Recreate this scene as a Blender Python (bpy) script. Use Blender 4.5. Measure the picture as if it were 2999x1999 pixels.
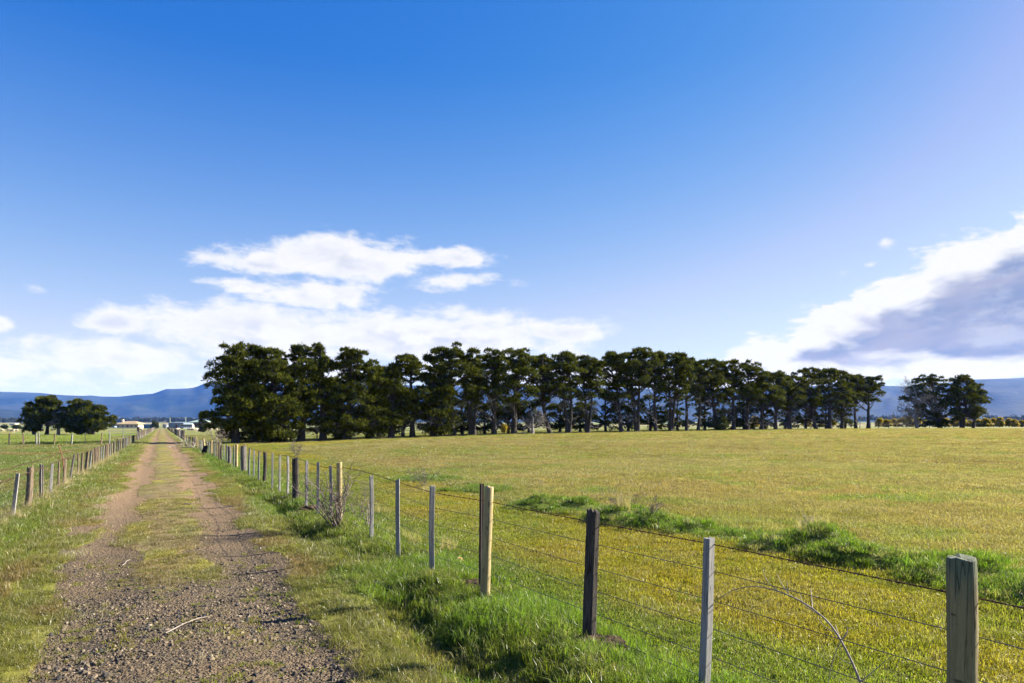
import bpy, math, random
import numpy as np
from mathutils import Vector

for o in list(bpy.data.objects):
    bpy.data.objects.remove(o)
scene = bpy.context.scene
C = scene.collection
R = math.radians

# ------------------------------------------------------------------ camera
CAM_H, F, HY = 1.75, 2000.0, 1245.0          # eye height, focal length and horizon row (for a 2999 px wide frame)
cam_d = bpy.data.cameras.new('camera')
cam = bpy.data.objects.new('camera', cam_d)
C.objects.link(cam)
cam.location = (0, 0, CAM_H)
cam.rotation_euler = (R(90), 0, 0)
cam_d.sensor_width = 36.0
cam_d.lens = 24.0
cam_d.shift_y = 245.5 / 2999.0
cam_d.clip_start = 0.05
cam_d.clip_end = 60000
scene.camera = cam

# ------------------------------------------------------------------ render settings
scene.view_settings.view_transform = 'Standard'
scene.view_settings.look = 'None'
scene.view_settings.gamma = 1.0
scene.view_settings.use_curve_mapping = False
scene.view_settings.exposure = 1.88
scene.render.engine = 'CYCLES'
scene.cycles.use_denoising = True
scene.cycles.denoising_prefilter = 'ACCURATE'
scene.cycles.denoising_input_passes = 'RGB_ALBEDO_NORMAL'
scene.cycles.max_bounces = 6
scene.cycles.diffuse_bounces = 3
scene.cycles.transmission_bounces = 3
scene.cycles.volume_bounces = 0
scene.cycles.transparent_max_bounces = 8

# ------------------------------------------------------------------ node expression helper
class G:
    """small wrapper that writes math node graphs"""
    def __init__(s, nt): s.nt = nt
    def n(s, t, **kw):
        k = s.nt.nodes.new(t)
        for a, b in kw.items(): setattr(k, a, b)
        return k
    def lk(s, a, b): s.nt.links.new(a, b)
    def put(s, sock, v):
        if isinstance(v, X): s.lk(v.s, sock)
        elif v is not None:
            if isinstance(v, (tuple, list)) and len(v) == 3 and len(sock.default_value) == 4: v = (*v, 1)
            sock.default_value = v
    def val(s, sock): return X(s, sock)
    def math(s, op, a, b=None, c=None, clamp=False):
        m = s.n('ShaderNodeMath', operation=op, use_clamp=clamp)
        s.put(m.inputs[0], a)
        if b is not None: s.put(m.inputs[1], b)
        if c is not None: s.put(m.inputs[2], c)
        return X(s, m.outputs[0])
    def smooth(s, v, lo, hi, a=0.0, b=1.0):
        m = s.n('ShaderNodeMapRange', interpolation_type='SMOOTHSTEP')
        s.put(m.inputs[0], v); s.put(m.inputs[1], lo); s.put(m.inputs[2], hi); s.put(m.inputs[3], a); s.put(m.inputs[4], b)
        return X(s, m.outputs[0])
    def comb(s, x, y, z=0.0):
        m = s.n('ShaderNodeCombineXYZ')
        for i, v in enumerate((x, y, z)): s.put(m.inputs[i], v)
        return X(s, m.outputs[0])
    def noise(s, vec, scale, detail=4, rough=0.55, dist=0.0, color=False):
        m = s.n('ShaderNodeTexNoise')
        s.put(m.inputs['Vector'], vec); s.put(m.inputs['Scale'], scale)
        m.inputs['Detail'].default_value = detail; m.inputs['Roughness'].default_value = rough; m.inputs['Distortion'].default_value = dist
        return X(s, m.outputs['Color' if color else 'Fac'])
    def mix(s, f, a, b, mode='MIX'):
        m = s.n('ShaderNodeMix', data_type='RGBA', blend_type=mode)
        m.clamp_factor = True
        s.put(m.inputs[0], f); s.put(m.inputs[6], a); s.put(m.inputs[7], b)
        return X(s, m.outputs[2])
    def vscale(s, v, sc):
        m = s.n('ShaderNodeVectorMath', operation='MULTIPLY')
        s.put(m.inputs[0], v); s.put(m.inputs[1], sc)
        return X(s, m.outputs[0])
    def sep(s, v):
        m = s.n('ShaderNodeSeparateXYZ'); s.put(m.inputs[0], v)
        return [X(s, o) for o in m.outputs]
class X:
    def __init__(s, g, sock): s.g, s.s = g, sock
    def __add__(s, o): return s.g.math('ADD', s, o)
    __radd__ = __add__
    def __sub__(s, o): return s.g.math('SUBTRACT', s, o)
    def __rsub__(s, o): return s.g.math('SUBTRACT', o, s)
    def __mul__(s, o): return s.g.math('MULTIPLY', s, o)
    __rmul__ = __mul__
    def __truediv__(s, o): return s.g.math('DIVIDE', s, o)
    def max(s, o): return s.g.math('MAXIMUM', s, o)
    def min(s, o): return s.g.math('MINIMUM', s, o)

# ------------------------------------------------------------------ sky and sun
SUN_AZ, SUN_EL = R(70), R(28)                 # clockwise from the viewing direction (+Y), height above the horizon
world = bpy.data.worlds.new('World')
scene.world = world
world.use_nodes = True
world.cycles.sampling_method = 'MANUAL'
world.cycles.sample_map_resolution = 256
wt = world.node_tree
wt.nodes.clear()
g = G(wt)
sky = g.n('ShaderNodeTexSky', sky_type='NISHITA')
sky.sun_disc = False
sky.sun_elevation = SUN_EL
sky.sun_rotation = SUN_AZ
sky.altitude = 150
sky.air_density = 1.0
sky.dust_density = 0.6
sky.ozone_density = 2.2
SKY_STRENGTH = 0.05

def az_el(px, py):
    a = math.atan((px - 1500) / F)
    return a, math.atan((HY - py) / F * math.cos(a))

tc = g.n('ShaderNodeTexCoord')
vx, vy, vz = g.sep(X(g, tc.outputs['Generated']))
A = g.math('ARCTAN2', vx, vy)
E = g.math('ARCSINE', g.math('MAXIMUM', g.math('MINIMUM', vz, 1.0), -1.0))
p = g.comb(A, E * 2.1, 0.0)
warp = g.noise(p, 9.0, 2, 0.5, color=True)
wv = g.n('ShaderNodeVectorMath', operation='MULTIPLY_ADD')
g.put(wv.inputs[0], warp); wv.inputs[1].default_value = (0.05, 0.05, 0); g.put(wv.inputs[2], p)
pw = X(g, wv.outputs[0])
N1 = g.noise(pw, 13.0, 9, 0.63)
pofs = g.n('ShaderNodeVectorMath', operation='ADD'); g.put(pofs.inputs[0], pw); pofs.inputs[1].default_value = (0.018, 0.026, 0)
N2 = g.noise(X(g, pofs.outputs[0]), 13.0, 3, 0.55)

def blob(px, py, rx, ry, top=1.0):
    a, e = az_el(px, py)
    ra = rx / F * math.cos(a) ** 2; re = ry / F * math.cos(a)
    va = g.n('ShaderNodeVectorMath', operation='MULTIPLY_ADD')
    g.put(va.inputs[0], AE); va.inputs[1].default_value = (1 / ra, 1 / re, 0); va.inputs[2].default_value = (-a / ra, -e / re, 0)
    ln = g.n('ShaderNodeVectorMath', operation='LENGTH'); wt.links.new(va.outputs[0], ln.inputs[0])
    return top - X(g, ln.outputs['Value']) * top
AE = g.comb(A, E, 0.0)
field = None
for b in [(1000, 758, 360, 82), (1250, 750, 230, 40), (770, 775, 210, 36), (1345, 825, 160, 32, .8), (920, 858, 270, 60), (730, 838, 150, 28),
          (340, 945, 150, 46), (760, 975, 450, 115, 1.2), (1250, 985, 600, 100, 1.2), (1640, 975, 230, 38), (330, 1050, 450, 85, .85), (20, 1070, 260, 75, .75),
          (820, 1085, 330, 70), (0, 950, 60, 30), (100, 842, 70, 24, .7), (1650, 1100, 560, 45), (2150, 1112, 500, 40),
          (2590, 705, 30, 20, .5), (2550, 775, 34, 14, .6), (2475, 800, 36, 14, .5)]:
    f = blob(*b)
    field = f if field is None else field.max(f)
# the bank of cloud rising to the right
a0, e0 = az_el(2110, 1020); a1, e1 = az_el(2999, 585)
k = (e1 - e0) / (a1 - a0)
edge = (A - a0) * k + e0
edge = edge.min(0.30)
bankE = (edge - E) * 20.0
bankF = bankE.min((E - 0.050) * 34.0).min((A - (a0 - 0.03)) * 10.0).min((1.75 - A) * 4.0)
lowF = ((0.16 - g.math('ABSOLUTE', E - 0.05)) * 5.0 - 0.45).min(0.4)      # low cloud all round the horizon outside the picture
lowF = lowF.min((g.math('ABSOLUTE', A) - 0.75) * 4.0)
puff = field.max(lowF)
nz = (N1 - 0.5) * 2.5
dens = puff + nz
bdens = bankF.min(1.2) + nz * 1.0
alpha = g.smooth(dens, 0.0, 0.62).max(g.smooth(bdens, 0.05, 0.35))
thick = g.smooth(dens, 0.35, 1.3)
bank_in = g.smooth(bankF + (N2 - 0.5) * 2.2 - 0.75, 0.0, 0.70)
lump = g.smooth(N2 - N1, -0.13, 0.13)
CS = 1.0 / (SKY_STRENGTH * 2 ** scene.view_settings.exposure)
white = (0.97 * CS, 0.97 * CS, 0.98 * CS)
greyc = (0.58 * CS, 0.62 * CS, 0.76 * CS)
darkc = (0.25 * CS, 0.31 * CS, 0.50 * CS)
midc = (0.42 * CS, 0.43 * CS, 0.58 * CS)
ccol = g.mix((thick * lump * 0.95).max(g.smooth(N2, 0.46, 0.64) * thick * 0.7), white, greyc)
streak = g.noise(g.comb(A * 1.0, (E - A * 0.22) * 3.2), 7.0, 3, 0.5)
bankcol = g.mix(g.smooth(streak, 0.40, 0.62), darkc, midc)
bankcol = g.mix(g.smooth(N1, 0.46, 0.66) * 0.75, bankcol, greyc)
ccol = g.mix(bank_in * 0.95, ccol, bankcol)
# clear sky: the camera's stronger blue, paler towards the horizon
S0 = 0.14
sr = g.n('ShaderNodeSeparateColor'); wt.links.new(sky.outputs[0], sr.inputs[0])
r_, g_, b_ = (X(g, q) for q in sr.outputs)
def crv(ch, kk, pw_): return g.math('POWER', ch * S0, pw_) * (kk * CS)
cc = g.n('ShaderNodeCombineColor')
G0 = crv(g_, 0.87, 1.07).min(0.80 * CS)
g.put(cc.inputs[0], crv(r_, 3.1, 2.4).min(G0 * 0.71)); g.put(cc.inputs[1], G0); g.put(cc.inputs[2], crv(b_, 0.95, 0.425))
wz = g.math('POWER', 2.71828, g.math('ABSOLUTE', E) * (-1 / 0.19)) * 1.0 - 0.08
skyc = g.mix(wz.max(0.0), X(g, cc.outputs[0]), (0.86 * CS, 0.91 * CS, 0.985 * CS))
final = g.mix(alpha * 0.98, skyc, ccol)
bg = g.n('ShaderNodeBackground')
g.put(bg.inputs[0], final)
bg.inputs[1].default_value = SKY_STRENGTH
wo = g.n('ShaderNodeOutputWorld')
wt.links.new(bg.outputs[0], wo.inputs[0])

sun_d = bpy.data.lights.new('sun', 'SUN')
sun_d.energy = 5.0
sun_d.angle = R(0.53)
sun_d.color = (1.0, 0.94, 0.84)
sun = bpy.data.objects.new('sun', sun_d)
C.objects.link(sun)
SUN_DIR = Vector((math.sin(SUN_AZ) * math.cos(SUN_EL), math.cos(SUN_AZ) * math.cos(SUN_EL), math.sin(SUN_EL)))
sun.rotation_euler = SUN_DIR.to_track_quat('Z', 'Y').to_euler()
sun.location = (40, 10, 60)

# ------------------------------------------------------------------ helpers
def tag(o, label=None, cat=None, group=None, kind=None):
    if label: o['label'] = label
    if cat: o['category'] = cat
    if group: o['group'] = group
    if kind: o['kind'] = kind
    return o
def empty(name, loc=(0, 0, 0)):
    o = bpy.data.objects.new(name, None)
    o.empty_display_size = 0.2
    C.objects.link(o); o.location = loc
    return o
def mesh_np(name, v, faces_list, smooth=False):
    """faces_list: list of int arrays (n,3) or (n,4)"""
    me = bpy.data.meshes.new(name)
    v = np.ascontiguousarray(v, dtype=np.float32)
    me.vertices.add(len(v)); me.vertices.foreach_set('co', v.ravel())
    faces_list = [np.asarray(f, dtype=np.int32) for f in faces_list if len(f)]
    loops = np.concatenate([f.ravel() for f in faces_list])
    sizes = np.concatenate([np.full(len(f), f.shape[1], dtype=np.int32) for f in faces_list])
    me.loops.add(len(loops)); me.loops.foreach_set('vertex_index', loops)
    me.polygons.add(len(sizes))
    starts = np.concatenate([[0], np.cumsum(sizes)[:-1]]).astype(np.int32)
    me.polygons.foreach_set('loop_start', starts)
    me.polygons.foreach_set('use_smooth', np.full(len(sizes), smooth, dtype=bool))
    me.update(calc_edges=True)
    return me
def obj(name, me, mat=None, parent=None, loc=None):
    o = bpy.data.objects.new(name, me)
    C.objects.link(o)
    if mat is not None and not me.materials: me.materials.append(mat)
    if parent is not None: o.parent = parent
    if loc is not None: o.location = loc
    return o
def color_attr(me, name, rgb):
    a = me.attributes.new(name, 'FLOAT_COLOR', 'POINT')
    rgba = np.ones((len(rgb), 4), dtype=np.float32); rgba[:, :3] = rgb
    a.data.foreach_set('color', rgba.ravel())
def float_attr(me, name, x):
    a = me.attributes.new(name, 'FLOAT', 'POINT')
    a.data.foreach_set('value', np.ascontiguousarray(x, dtype=np.float32))

def _h(ix, iy, seed):
    n = (ix.astype(np.int64) * 374761393 + iy.astype(np.int64) * 668265263 + seed * 1274126177) & 0xffffffff
    n = ((n ^ (n >> 13)) * 1274126177) & 0xffffffff
    n = n ^ (n >> 16)
    return (n & 0xffffff) / float(0xffffff)
def vn(x, y, seed=0):
    x = np.asarray(x, float); y = np.asarray(y, float)
    ix, iy = np.floor(x), np.floor(y)
    fx, fy = x - ix, y - iy
    fx = fx * fx * (3 - 2 * fx); fy = fy * fy * (3 - 2 * fy)
    ix = ix.astype(np.int64); iy = iy.astype(np.int64)
    a, b = _h(ix, iy, seed), _h(ix + 1, iy, seed)
    c, d = _h(ix, iy + 1, seed), _h(ix + 1, iy + 1, seed)
    return (a * (1 - fx) + b * fx) * (1 - fy) + (c * (1 - fx) + d * fx) * fy
def fbm(x, y, seed=0, oct=4):
    s, a, t = 0, 1.0, 0
    x = np.asarray(x, float); y = np.asarray(y, float)
    for i in range(oct):
        s = s + a * vn(x * 2 ** i, y * 2 ** i, seed + i * 17); t += a; a *= 0.5
    return s / t
def ss(x, lo, hi):
    u = np.clip((np.asarray(x, float) - lo) / (hi - lo), 0, 1)
    return u * u * (3 - 2 * u)

# lane axes: the lane runs 27 degrees left of the viewing direction
SN, CN = math.sin(math.atan(1028 / F)), math.cos(math.atan(1028 / F))
def st(x, y): return -SN * x + CN * y, CN * x + SN * y
def xy(s, t): return -SN * s + CN * t, CN * s + SN * t
# the row of cypresses: from A to B
ROW_A, ROW_B = np.array([-27.0, 68.0]), np.array([66.0, 125.0])
ROW_D = (ROW_B - ROW_A) / np.linalg.norm(ROW_B - ROW_A)
ROW_N = np.array([ROW_D[1], -ROW_D[0]])
def d_row(x, y): return (np.asarray(x) - ROW_A[0]) * ROW_N[0] + (np.asarray(y) - ROW_A[1]) * ROW_N[1]
def row_point(px):
    # where the ray through column px meets the row line
    m = (px - 1500) / F
    a = (ROW_A[1] * ROW_D[0] - ROW_A[0] * ROW_D[1]) / (ROW_D[0] - m * ROW_D[1])
    return m * a, a
def field_in(x, y):
    """distance inside the rough pasture, measured from its rounded border (negative on the mossy headland)"""
    s, t = st(x, y)
    a = t - 8.0 - 0.5 * np.sin(s * 0.35) - 0.02 * np.maximum(s - 25, 0)
    b = d_row(x, y) - 9.0
    r = 14.0
    u, v = r - a, r - b
    corner = r - np.sqrt(np.maximum(u, 0) ** 2 + np.maximum(v, 0) ** 2)
    return np.where((u > 0) & (v > 0), corner, np.minimum(a, b))

# tussocky humps of the old plough bank along the pasture edge: x, y, radius, height
HUMPS = [((px - 1500) * CAM_H / (py - HY), CAM_H * F / (py - HY), r, h) for px, py, r, h in
         [(1240, 1408, .8, .12), (1390, 1440, .7, .11), (1600, 1490, .55, .20), (1685, 1502, .5, .18), (1830, 1530, .55, .20), (1912, 1546, .4, .14), (2030, 1565, .4, .13), (2130, 1578, .42, .13),
          (2290, 1612, .42, .19), (2372, 1614, .42, .30), (2460, 1642, .36, .18), (2560, 1655, .42, .14), (2700, 1672, .42, .18), (2820, 1700, .46, .20), (2960, 1732, .46, .18), (3090, 1765, .5, .16)]]
def hump(x, y):
    z = np.zeros_like(np.asarray(x, float))
    for hx, hy, r, h in HUMPS:
        m = (np.abs(x - hx) < 3 * r) & (np.abs(y - hy) < 3 * r)
        if m.any():
            z[m] = np.maximum(z[m], h * np.exp(-((x[m] - hx) ** 2 * 0.8 + (y[m] - hy) ** 2 * 1.3) / (r * r)))
    return z * 1.4 * (0.55 + 0.9 * fbm(x / 0.45, y / 0.45, 47, 2))
def terrain(x, y):
    x = np.asarray(x, float); y = np.asarray(y, float)
    s, t = st(x, y)
    r = np.hypot(x, y)
    f = np.interp(x, [-60, -30, -12, 0, 30, 66, 120, 400, 2000], [0, 0.0, 0.36, 0.62, 0.95, 1.17, 1.25, 1.25, 1.0])
    z = f * ss(y, 18, 84) * ss(t, 5, 22)
    z = z + 9.0 * ss(y, 520, 1900) + 6 * ss(y, 1800, 4500)
    near = 1 - ss(r, 150, 500)
    lane = ss(np.abs(t - 0.3), 1.2, 2.0)
    z = z + near * (0.10 * (fbm(x / 5.0, y / 5.0, 3) - 0.5) * (0.25 + 0.75 * lane) + 0.05 * (fbm(x / 0.8, y / 0.8, 9, 2) - 0.5) * lane)
    # wheel ruts
    z = z - near * 0.035 * (np.exp(-((t + 0.65) / 0.36) ** 2) + np.exp(-((t - 0.95) / 0.36) ** 2))
    # shallow ditch and lumpy bank beside the right fence
    dm = ss(s, -2, 2) * (1 - ss(s, 60, 90))
    lump = fbm(s / 1.1, t / 1.1, 21, 3)
    z = z - dm * 0.21 * np.exp(-((t - 2.18 - 0.12 * np.sin(s * 0.9)) / 0.27) ** 2) * ss(lump, 0.30, 0.55)
    z = z + dm * 0.10 * np.exp(-((t - 2.72) / 0.30) ** 2) * ss(fbm(s / 0.9 + 7, t / 0.9, 33, 3), 0.38, 0.68)
    # left verge bank
    z = z + dm * 0.07 * np.exp(-((t + 2.35) / 0.35) ** 2)
    # the grassy plough bank on the edge of the pasture
    fi = field_in(x, y)
    bank = np.exp(-((fi - 0.35) / 0.42) ** 2)
    l2 = ss(fbm(s / 1.3 + 3, t / 1.0, 41, 3), 0.53, 0.72) * ss(fbm(s / 1.1 + 11, t / 3.0, 43, 2), 0.40, 0.58)
    z = z + 0.05 * bank * l2 * (1 - ss(s, 45, 70)) + hump(x, y)
    z = z - 0.10 * np.exp(-((fi + 0.45) / 0.35) ** 2) * l2 * (1 - ss(s, 45, 70))
    # pasture: soft tussocky relief
    z = z + near * 0.05 * ss(fi, 0, 2) * (fbm(x / 1.6, y / 1.6, 51, 3) - 0.5)
    return z
def tz(x, y): return float(terrain(np.array([x]), np.array([y]))[0])
def gp(px, Y):
    x = (px - 1500) / F * Y
    return x, Y, tz(x, Y)
def zat(py, Y): return CAM_H - (py - HY) / F * Y

# ---- ground colours: real surface colours by place
LUSH = np.array([0.095, 0.175, 0.010]); BRIGHT = np.array([0.175, 0.240, 0.016]); OLIVE = np.array([0.20, 0.185, 0.055])
STRAW = np.array([0.36, 0.29, 0.14]); RUST = np.array([0.20, 0.12, 0.045]); MOSS = np.array([0.272, 0.218, 0.006])
GRAVEL = np.array([0.165, 0.120, 0.090]); REDDIRT = np.array([0.27, 0.165, 0.10]); CROP = np.array([0.20, 0.25, 0.018])
def mixc(a, b, f): return a * (1 - f[:, None]) + b * f[:, None]
def const(c, n): return np.repeat(c[None, :], n, 0)
def gravel_mask(x, y):
    s, t = st(x, y)
    w = (fbm(s / 1.3, t / 0.45, 61, 3) - 0.5)
    ruts = np.maximum(1 - np.abs(t + 0.66 - 0.16 * (1 - ss(s, 6, 10)) + 0.08 * np.sin(s * 0.13)) / (0.50 - 0.14 * (1 - ss(s, 6, 10))), 1 - np.abs(t - 0.95 + 0.08 * np.sin(s * 0.11 + 1)) / 0.54)
    ruts = ruts + w * 1.7
    m1 = ss(ruts, 0.12, 0.45)
    whole = 1 - np.abs(t - 0.36) / 1.02 + w * 1.3
    m2 = ss(whole, 0.08, 0.45) * (1 - ss(s + 3.5 * (fbm(s / 0.9, t / 0.7, 66, 2) - 0.5), 6.8, 9.5)) * (1 - 0.55 * ss(fbm(s / 0.5 + 4, t / 0.35, 68, 3), 0.56, 0.72))
    return np.maximum(m1, m2) * (1 - 0.5 * ss(s, 60, 140))
def zone_color(x, y):
    n = len(x)
    s, t = st(x, y)
    fi = field_in(x, y)
    big = fbm(x / 9, y / 9, 71, 3); mid = fbm(x / 2.2, y / 2.2, 73, 3); sm = fbm(x / 0.7, y / 0.7, 75, 2)
    # default: pasture far away
    c = mixc(const(OLIVE, n), const(np.array([0.17, 0.185, 0.05]), n), ss(big, 0.4, 0.6))
    # rough pasture on the right
    past = mixc(const(np.array([0.200, 0.176, 0.030]), n), const(np.array([0.288, 0.208, 0.080]), n), ss(big + 0.35 * (mid - 0.5), 0.36, 0.62))
    past = mixc(past, const(np.array([0.15, 0.19, 0.020]), n), 0.8 * ss(mid, 0.56, 0.70))
    past = mixc(past, const(RUST, n), 0.3 * ss(sm, 0.62, 0.8))
    c = mixc(c, past, ss(fi, -0.6, 0.8))
    c = mixc(c, const(np.array([0.265, 0.196, 0.088]), n), 0.75 * ss(fi + 8 * (big - 0.5), 5, 22))
    # band of greener grass on the bank
    c = mixc(c, const(LUSH * 0.7 + np.array([0.06, 0.07, 0.01]), n), np.maximum(ss(hump(x, y), 0.02, 0.09), 0.35 * np.exp(-((fi - 0.3) / 0.6) ** 2) * (1 - ss(s, 18, 40))))
    wd_ = ss(fbm(x / 1.1, y / 1.1, 85, 3), 0.64, 0.74) * ss(fi, 0.5, 2.0)
    c = mixc(c, const(LUSH * 1.2, n), 0.75 * wd_)
    c = mixc(c, const(np.array([0.20, 0.135, 0.055]), n), 0.55 * ss(fbm(x / 3.5 + 9, y / 2.5, 89, 3), 0.56, 0.68) * ss(fi, 0.5, 2.0))
    c = mixc(c, const(np.array([0.30, 0.25, 0.13]), n), 0.5 * ss(fbm(x / 14, y / 5, 87, 3), 0.55, 0.68) * ss(fi, 0.5, 4.0))
    # mossy headland
    head = mixc(const(np.array([0.192, 0.207, 0.012]), n), const(MOSS, n), ss(mid, 0.40, 0.60))
    head = mixc(head, const(np.array([0.26, 0.20, 0.07]), n), 0.40 * ss(sm + 0.5 * (mid - 0.5), 0.55, 0.75))
    hm = ss(t, 3.2, 4.6) * ss(-fi, 0.2, 1.0) * ss(d_row(x, y), 2.0, 4.0)
    c = mixc(c, head, hm)
    c = mixc(c, const(LUSH * 0.9 + np.array([0.02, 0.025, 0.0]), n), ss(hump(x, y), 0.02, 0.08))
    nearfence = ss(t, 2.2, 2.9) * (1 - ss(t + 1.2 * (mid - 0.5), 3.4, 4.9))
    c = mixc(c, mixc(const(BRIGHT * 0.85, n), const(LUSH, n), ss(mid, 0.4, 0.65)), nearfence * (1 - ss(s, 60, 100)))
    # under the trees: bare litter
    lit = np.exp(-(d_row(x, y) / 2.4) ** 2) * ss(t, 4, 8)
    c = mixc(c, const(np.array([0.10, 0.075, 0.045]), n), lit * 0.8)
    # the lane verges
    vr = mixc(const(np.array([0.165, 0.170, 0.026]), n), const(RUST * 1.05, n), 0.8 * ss(fbm(s / 1.4, t / 0.5, 81, 3), 0.50, 0.68))
    vr = mixc(vr, const(BRIGHT * 0.8, n), ss(np.abs(t - 0.1) + 0.8 * (mid - 0.5), 1.75, 2.25))
    c = mixc(c, vr, (1 - ss(np.abs(t - 0.2), 2.3, 2.7)) * (y > -50))
    # grass in the middle of the lane
    cen = mixc(const(np.array([0.19, 0.165, 0.055]), n), const(np.array([0.225, 0.195, 0.035]), n), ss(mid, 0.45, 0.6))
    cen = mixc(cen, const(np.array([0.20, 0.14, 0.075]), n), 0.7 * ss(fbm(s / 0.8, t / 0.35, 83, 3), 0.48, 0.66))
    c = mixc(c, cen, (1 - ss(np.abs(t - 0.18), 0.8, 1.3)))
    # left paddock: green, then the bright fodder crop, then pasture
    lp = mixc(const(np.array([0.125, 0.185, 0.026]), n), const(np.array([0.20, 0.185, 0.055]), n), ss(mid, 0.45, 0.65))
    lp = mixc(lp, const(np.array([0.26, 0.13, 0.05]), n), 0.7 * ss(fbm(x / 7, y / 1.6, 91, 3), 0.60, 0.72) * ss(y, 30, 40))
    left = ss(-t, 2.3, 3.0) * (1 - ss(y, 150, 200))
    c = mixc(c, lp, left)
    crop = ss(-t, 4, 6) * ss(y, 60, 63) * (1 - ss(y, 118, 122))
    c = mixc(c, mixc(const(CROP, n), const(np.array([0.11, 0.20, 0.03]), n), ss(mid, 0.5, 0.7) * (1 - ss(y, 70, 95))), crop)
    c = c * 0.90
    # far farmland
    far = mixc(const(np.array([0.13, 0.17, 0.055]), n), const(np.array([0.22, 0.19, 0.08]), n), ss(fbm(x / 260, y / 180, 95, 2), 0.42, 0.55))
    c = mixc(c, far, ss(y, 380, 480))
    return c

# ------------------------------------------------------------------ materials
def new_mat(name):
    m = bpy.data.materials.new(name); m.use_nodes = True
    m.node_tree.nodes.clear()
    return m, G(m.node_tree)
def out(gm, sh, disp=None):
    o = gm.n('ShaderNodeOutputMaterial'); gm.nt.links.new(sh, o.inputs[0])
def bsdf(gm, color, rough=0.8, spec=0.3, bump=None, bstr=0.3, bdist=0.02, metal=0.0):
    b = gm.n('ShaderNodeBsdfPrincipled')
    gm.put(b.inputs['Base Color'], color); gm.put(b.inputs['Roughness'], rough)
    b.inputs['Specular IOR Level'].default_value = spec; b.inputs['Metallic'].default_value = metal
    if bump is not None:
        bn = gm.n('ShaderNodeBump'); bn.inputs['Strength'].default_value = bstr; bn.inputs['Distance'].default_value = bdist
        gm.put(bn.inputs['Height'], bump); gm.nt.links.new(bn.outputs[0], b.inputs['Normal'])
    return b.outputs[0]
def posn(gm): return X(gm, gm.n('ShaderNodeNewGeometry').outputs['Position'])
def objc(gm): return X(gm, gm.n('ShaderNodeTexCoord').outputs['Object'])

def ground_material(name, gravelly):
    m, gm = new_mat(name)
    at = gm.n('ShaderNodeAttribute', attribute_name='zone')
    P = posn(gm)
    col = X(gm, at.outputs['Color'])
    n1 = gm.noise(P, 1.3, 6, 0.65); n2 = gm.noise(P, 14.0, 5, 0.7); n3 = gm.noise(P, 90.0, 3, 0.7)
    fac = gm.smooth(n1 * 0.35 + n2 * 0.4 + n3 * 0.25, 0.36, 0.64, 0.62, 1.38)
    col = gm.mix(1.0, col, gm.comb(fac, fac, fac), 'MULTIPLY')
    # bare earth showing through
    col = gm.mix(gm.smooth(n2, 0.55, 0.75) * 0.35, col, (0.16, 0.115, 0.06))
    bump = n2 * 0.5 + n3 * 0.5
    rough = 0.9
    if gravelly:
        ga = gm.n('ShaderNodeAttribute', attribute_name='gravel')
        vo = gm.n('ShaderNodeTexVoronoi'); gm.put(vo.inputs['Vector'], P); vo.inputs['Scale'].default_value = 55.0
        vo2 = gm.n('ShaderNodeTexVoronoi'); gm.put(vo2.inputs['Vector'], P); vo2.inputs['Scale'].default_value = 24.0
        vc = gm.sep(X(gm, vo.outputs['Color']))[0]
        gcol = gm.mix(gm.smooth(vc, 0.2, 0.9), (0.055, 0.042, 0.027), (0.148, 0.110, 0.067))
        gcol = gm.mix(gm.smooth(n1, 0.42, 0.62) * 0.45, gcol, (0.155, 0.106, 0.060))
        gcol = gm.mix(gm.smooth(n2, 0.60, 0.75) * 0.5, gcol, (0.05, 0.043, 0.037))
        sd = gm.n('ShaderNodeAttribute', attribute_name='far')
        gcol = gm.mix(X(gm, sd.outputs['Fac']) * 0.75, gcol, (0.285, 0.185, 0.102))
        gf = gm.smooth(X(gm, ga.outputs['Fac']) + (n2 - 0.5) * 1.5, 0.30, 0.65)
        col = gm.mix(gf, col, gcol)
        st_h = X(gm, vo.outputs['Distance']) * -0.7 + X(gm, vo2.outputs['Distance']) * -0.9 + n3 * 0.3
        bump = gm.math('ADD', bump * (1.0 - gf), st_h * gf)
    sh = bsdf(gm, col, rough, 0.15, bump, 0.9 if gravelly else 0.8, 0.03)
    out(gm, sh)
    return m
M_GROUND = ground_material('pasture_ground', False)
M_TRACK = ground_material('gravel_track', True)

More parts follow.
